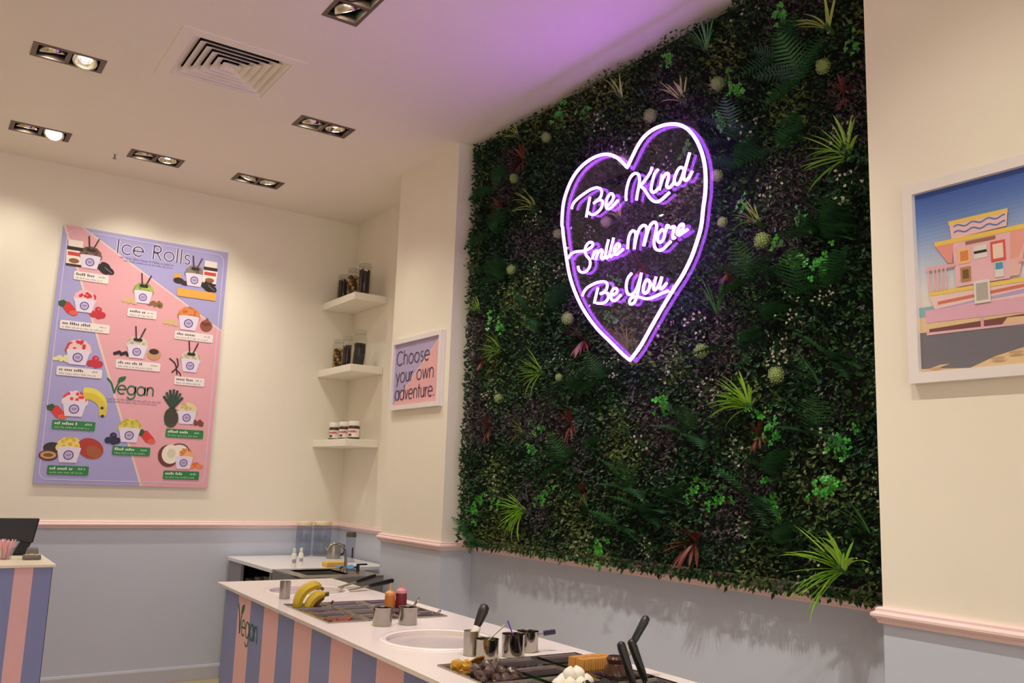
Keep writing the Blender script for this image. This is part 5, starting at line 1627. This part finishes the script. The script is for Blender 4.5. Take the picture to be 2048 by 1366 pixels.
G().lathe([(0, 0), (.011, 0), (.010, .035), (0, .035)], 12).build('body', M_BLACK, t)
G().box(-.008, .062, -.008, .008, .035, .045).build('lever', M_BLACK, t, bevel=.003)
M_SP = mat('yellow_sponge', '#e3b755', .85, var=.1, scale=60, bump=.3)
o = G().box(-.075, .075, -.04, .04, 0, .032).build('sponge_cloth', M_SP, None, (2.335, 5.412, ZQ + .0005), (0, 0, .05), bevel=.008)
o.location = (2.385, 5.49, ZQ + .0005)
tag(o, 'folded yellow sponge cloth behind the sink tap', 'sponge')
g = G()
rr = random.Random(2)
nx, ny = 10, 6
v = []
for j in range(ny + 1):
    for i in range(nx + 1):
        v.append((-.07 + .14 * i / nx, -.035 + .07 * j / ny, .010 + .008 * rr.random() + .010 * math.sin(i * .9) * math.cos(j * 1.1)))
g.add(v, [(j * (nx + 1) + i, j * (nx + 1) + i + 1, (j + 1) * (nx + 1) + i + 1, (j + 1) * (nx + 1) + i) for j in range(ny) for i in range(nx)])
o = g.build('cleaning_cloth', mat('blue_cloth', '#4f9ad2', .8, var=.1), None, (2.385, 5.30, ZQ), (0, 0, .1), smooth=True)
tag(o, 'crumpled blue cleaning cloth at the foot of the tap', 'cloth')

def big_jar(x, y, r, h, lab):
    t = thing('storage_jar', lab, 'jar', (x, y, ZQ + .0005), group='large lidded jars on the prep counter')
    G().shell([(0, .003), (r * .92, .001), (r, .012), (r, h * .84), (r * .92, h * .89), (0, .006)][:-1], 26).build('glass_body', clear('blue_grey_glass', (.82, .85, .9)), t, smooth=True)
    G().lathe([(0, h * .89), (r * .98, h * .89), (r * 1.0, h * .91), (r * 1.0, h * .985), (r * .95, h), (0, h)], 26).build('lid', mat('cream_lid', '#e6d6ae', .45), t, smooth=True)
big_jar(2.462, 6.255, .055, .245, 'large glass storage jar with cream lid against the back wall')
big_jar(2.598, 6.235, .064, .250, 'wider glass storage jar with cream lid in the wall corner')
t = thing('steel_kettle', 'small steel kettle with black handle on the prep counter', 'kettle', (2.600, 6.02, ZQ + .0005), (0, 0, .3))
G().lathe([(0, 0), (.048, 0), (.050, .006), (.048, .07), (.040, .098), (.012, .105), (0, .105)], 24).build('body', M_STEEL, t, smooth=True)
G().tube([tuple(p) for p in smooth_path([(.044, -.012, .085), (.078, -.02, .088), (.080, -.02, .04), (.050, -.012, .02)], 4)], .007, 8).build('handle', M_BLACK, t, smooth=True)
G().tube([(-.044, .01, .06), (-.065, .014, .085)], [.009, .006], 8).build('spout', M_STEEL, t)
t = thing('blender_jug', 'tall clear blender jug with dark lid on the prep counter', 'blender', (2.600, 5.735, ZQ + .0005))
G().shell([(0, .003), (.028, .002), (.030, .01), (.034, .170), (.033, .170)], 22).build('jug', clear('smoky_plastic', (.82, .82, .86)), t, smooth=True)
G().lathe([(0, .170), (.036, .170), (.036, .188), (.030, .204), (0, .204)], 22).build('lid', mat('dark_taupe_plastic', '#4f4845', .4), t, smooth=True)
G().box(-.004, .004, -.038, -.032, .03, .10).build('measuring_strip', M_BLACK, t)
for x, y, h, lab in ((2.110, 5.500, .118, 'slim white squirt bottle with pale green cap beside the sink'), (2.195, 5.600, .112, 'slim white squirt bottle with grey print behind the first')):
    t = thing('squirt_bottle', lab, 'bottle', (x, y, ZQ + .0005), group='squirt bottles by the sink')
    G().lathe([(0, 0), (.015, 0), (.016, .004), (.016, h * .66), (.009, h * .74), (0, h * .74)], 18).build('body', M_WHITE, t, smooth=True)
    G().lathe([(0, h * .74), (.010, h * .74), (.010, h * .95), (.006, h), (0, h)], 14).build('cap', mat('pale_cap', '#dbe0c8', .45), t, smooth=True)
    g = G()
    v = []
    for k in range(7):
        a = -2.6 + k * .28
        v += [(.0163 * math.cos(a), .0163 * math.sin(a), h * .22), (.0163 * math.cos(a), .0163 * math.sin(a), h * .42)]
    g.add(v, [(2 * k, 2 * k + 2, 2 * k + 3, 2 * k + 1) for k in range(6)])
    g.build('label', ink('#a9a2a8'), t)
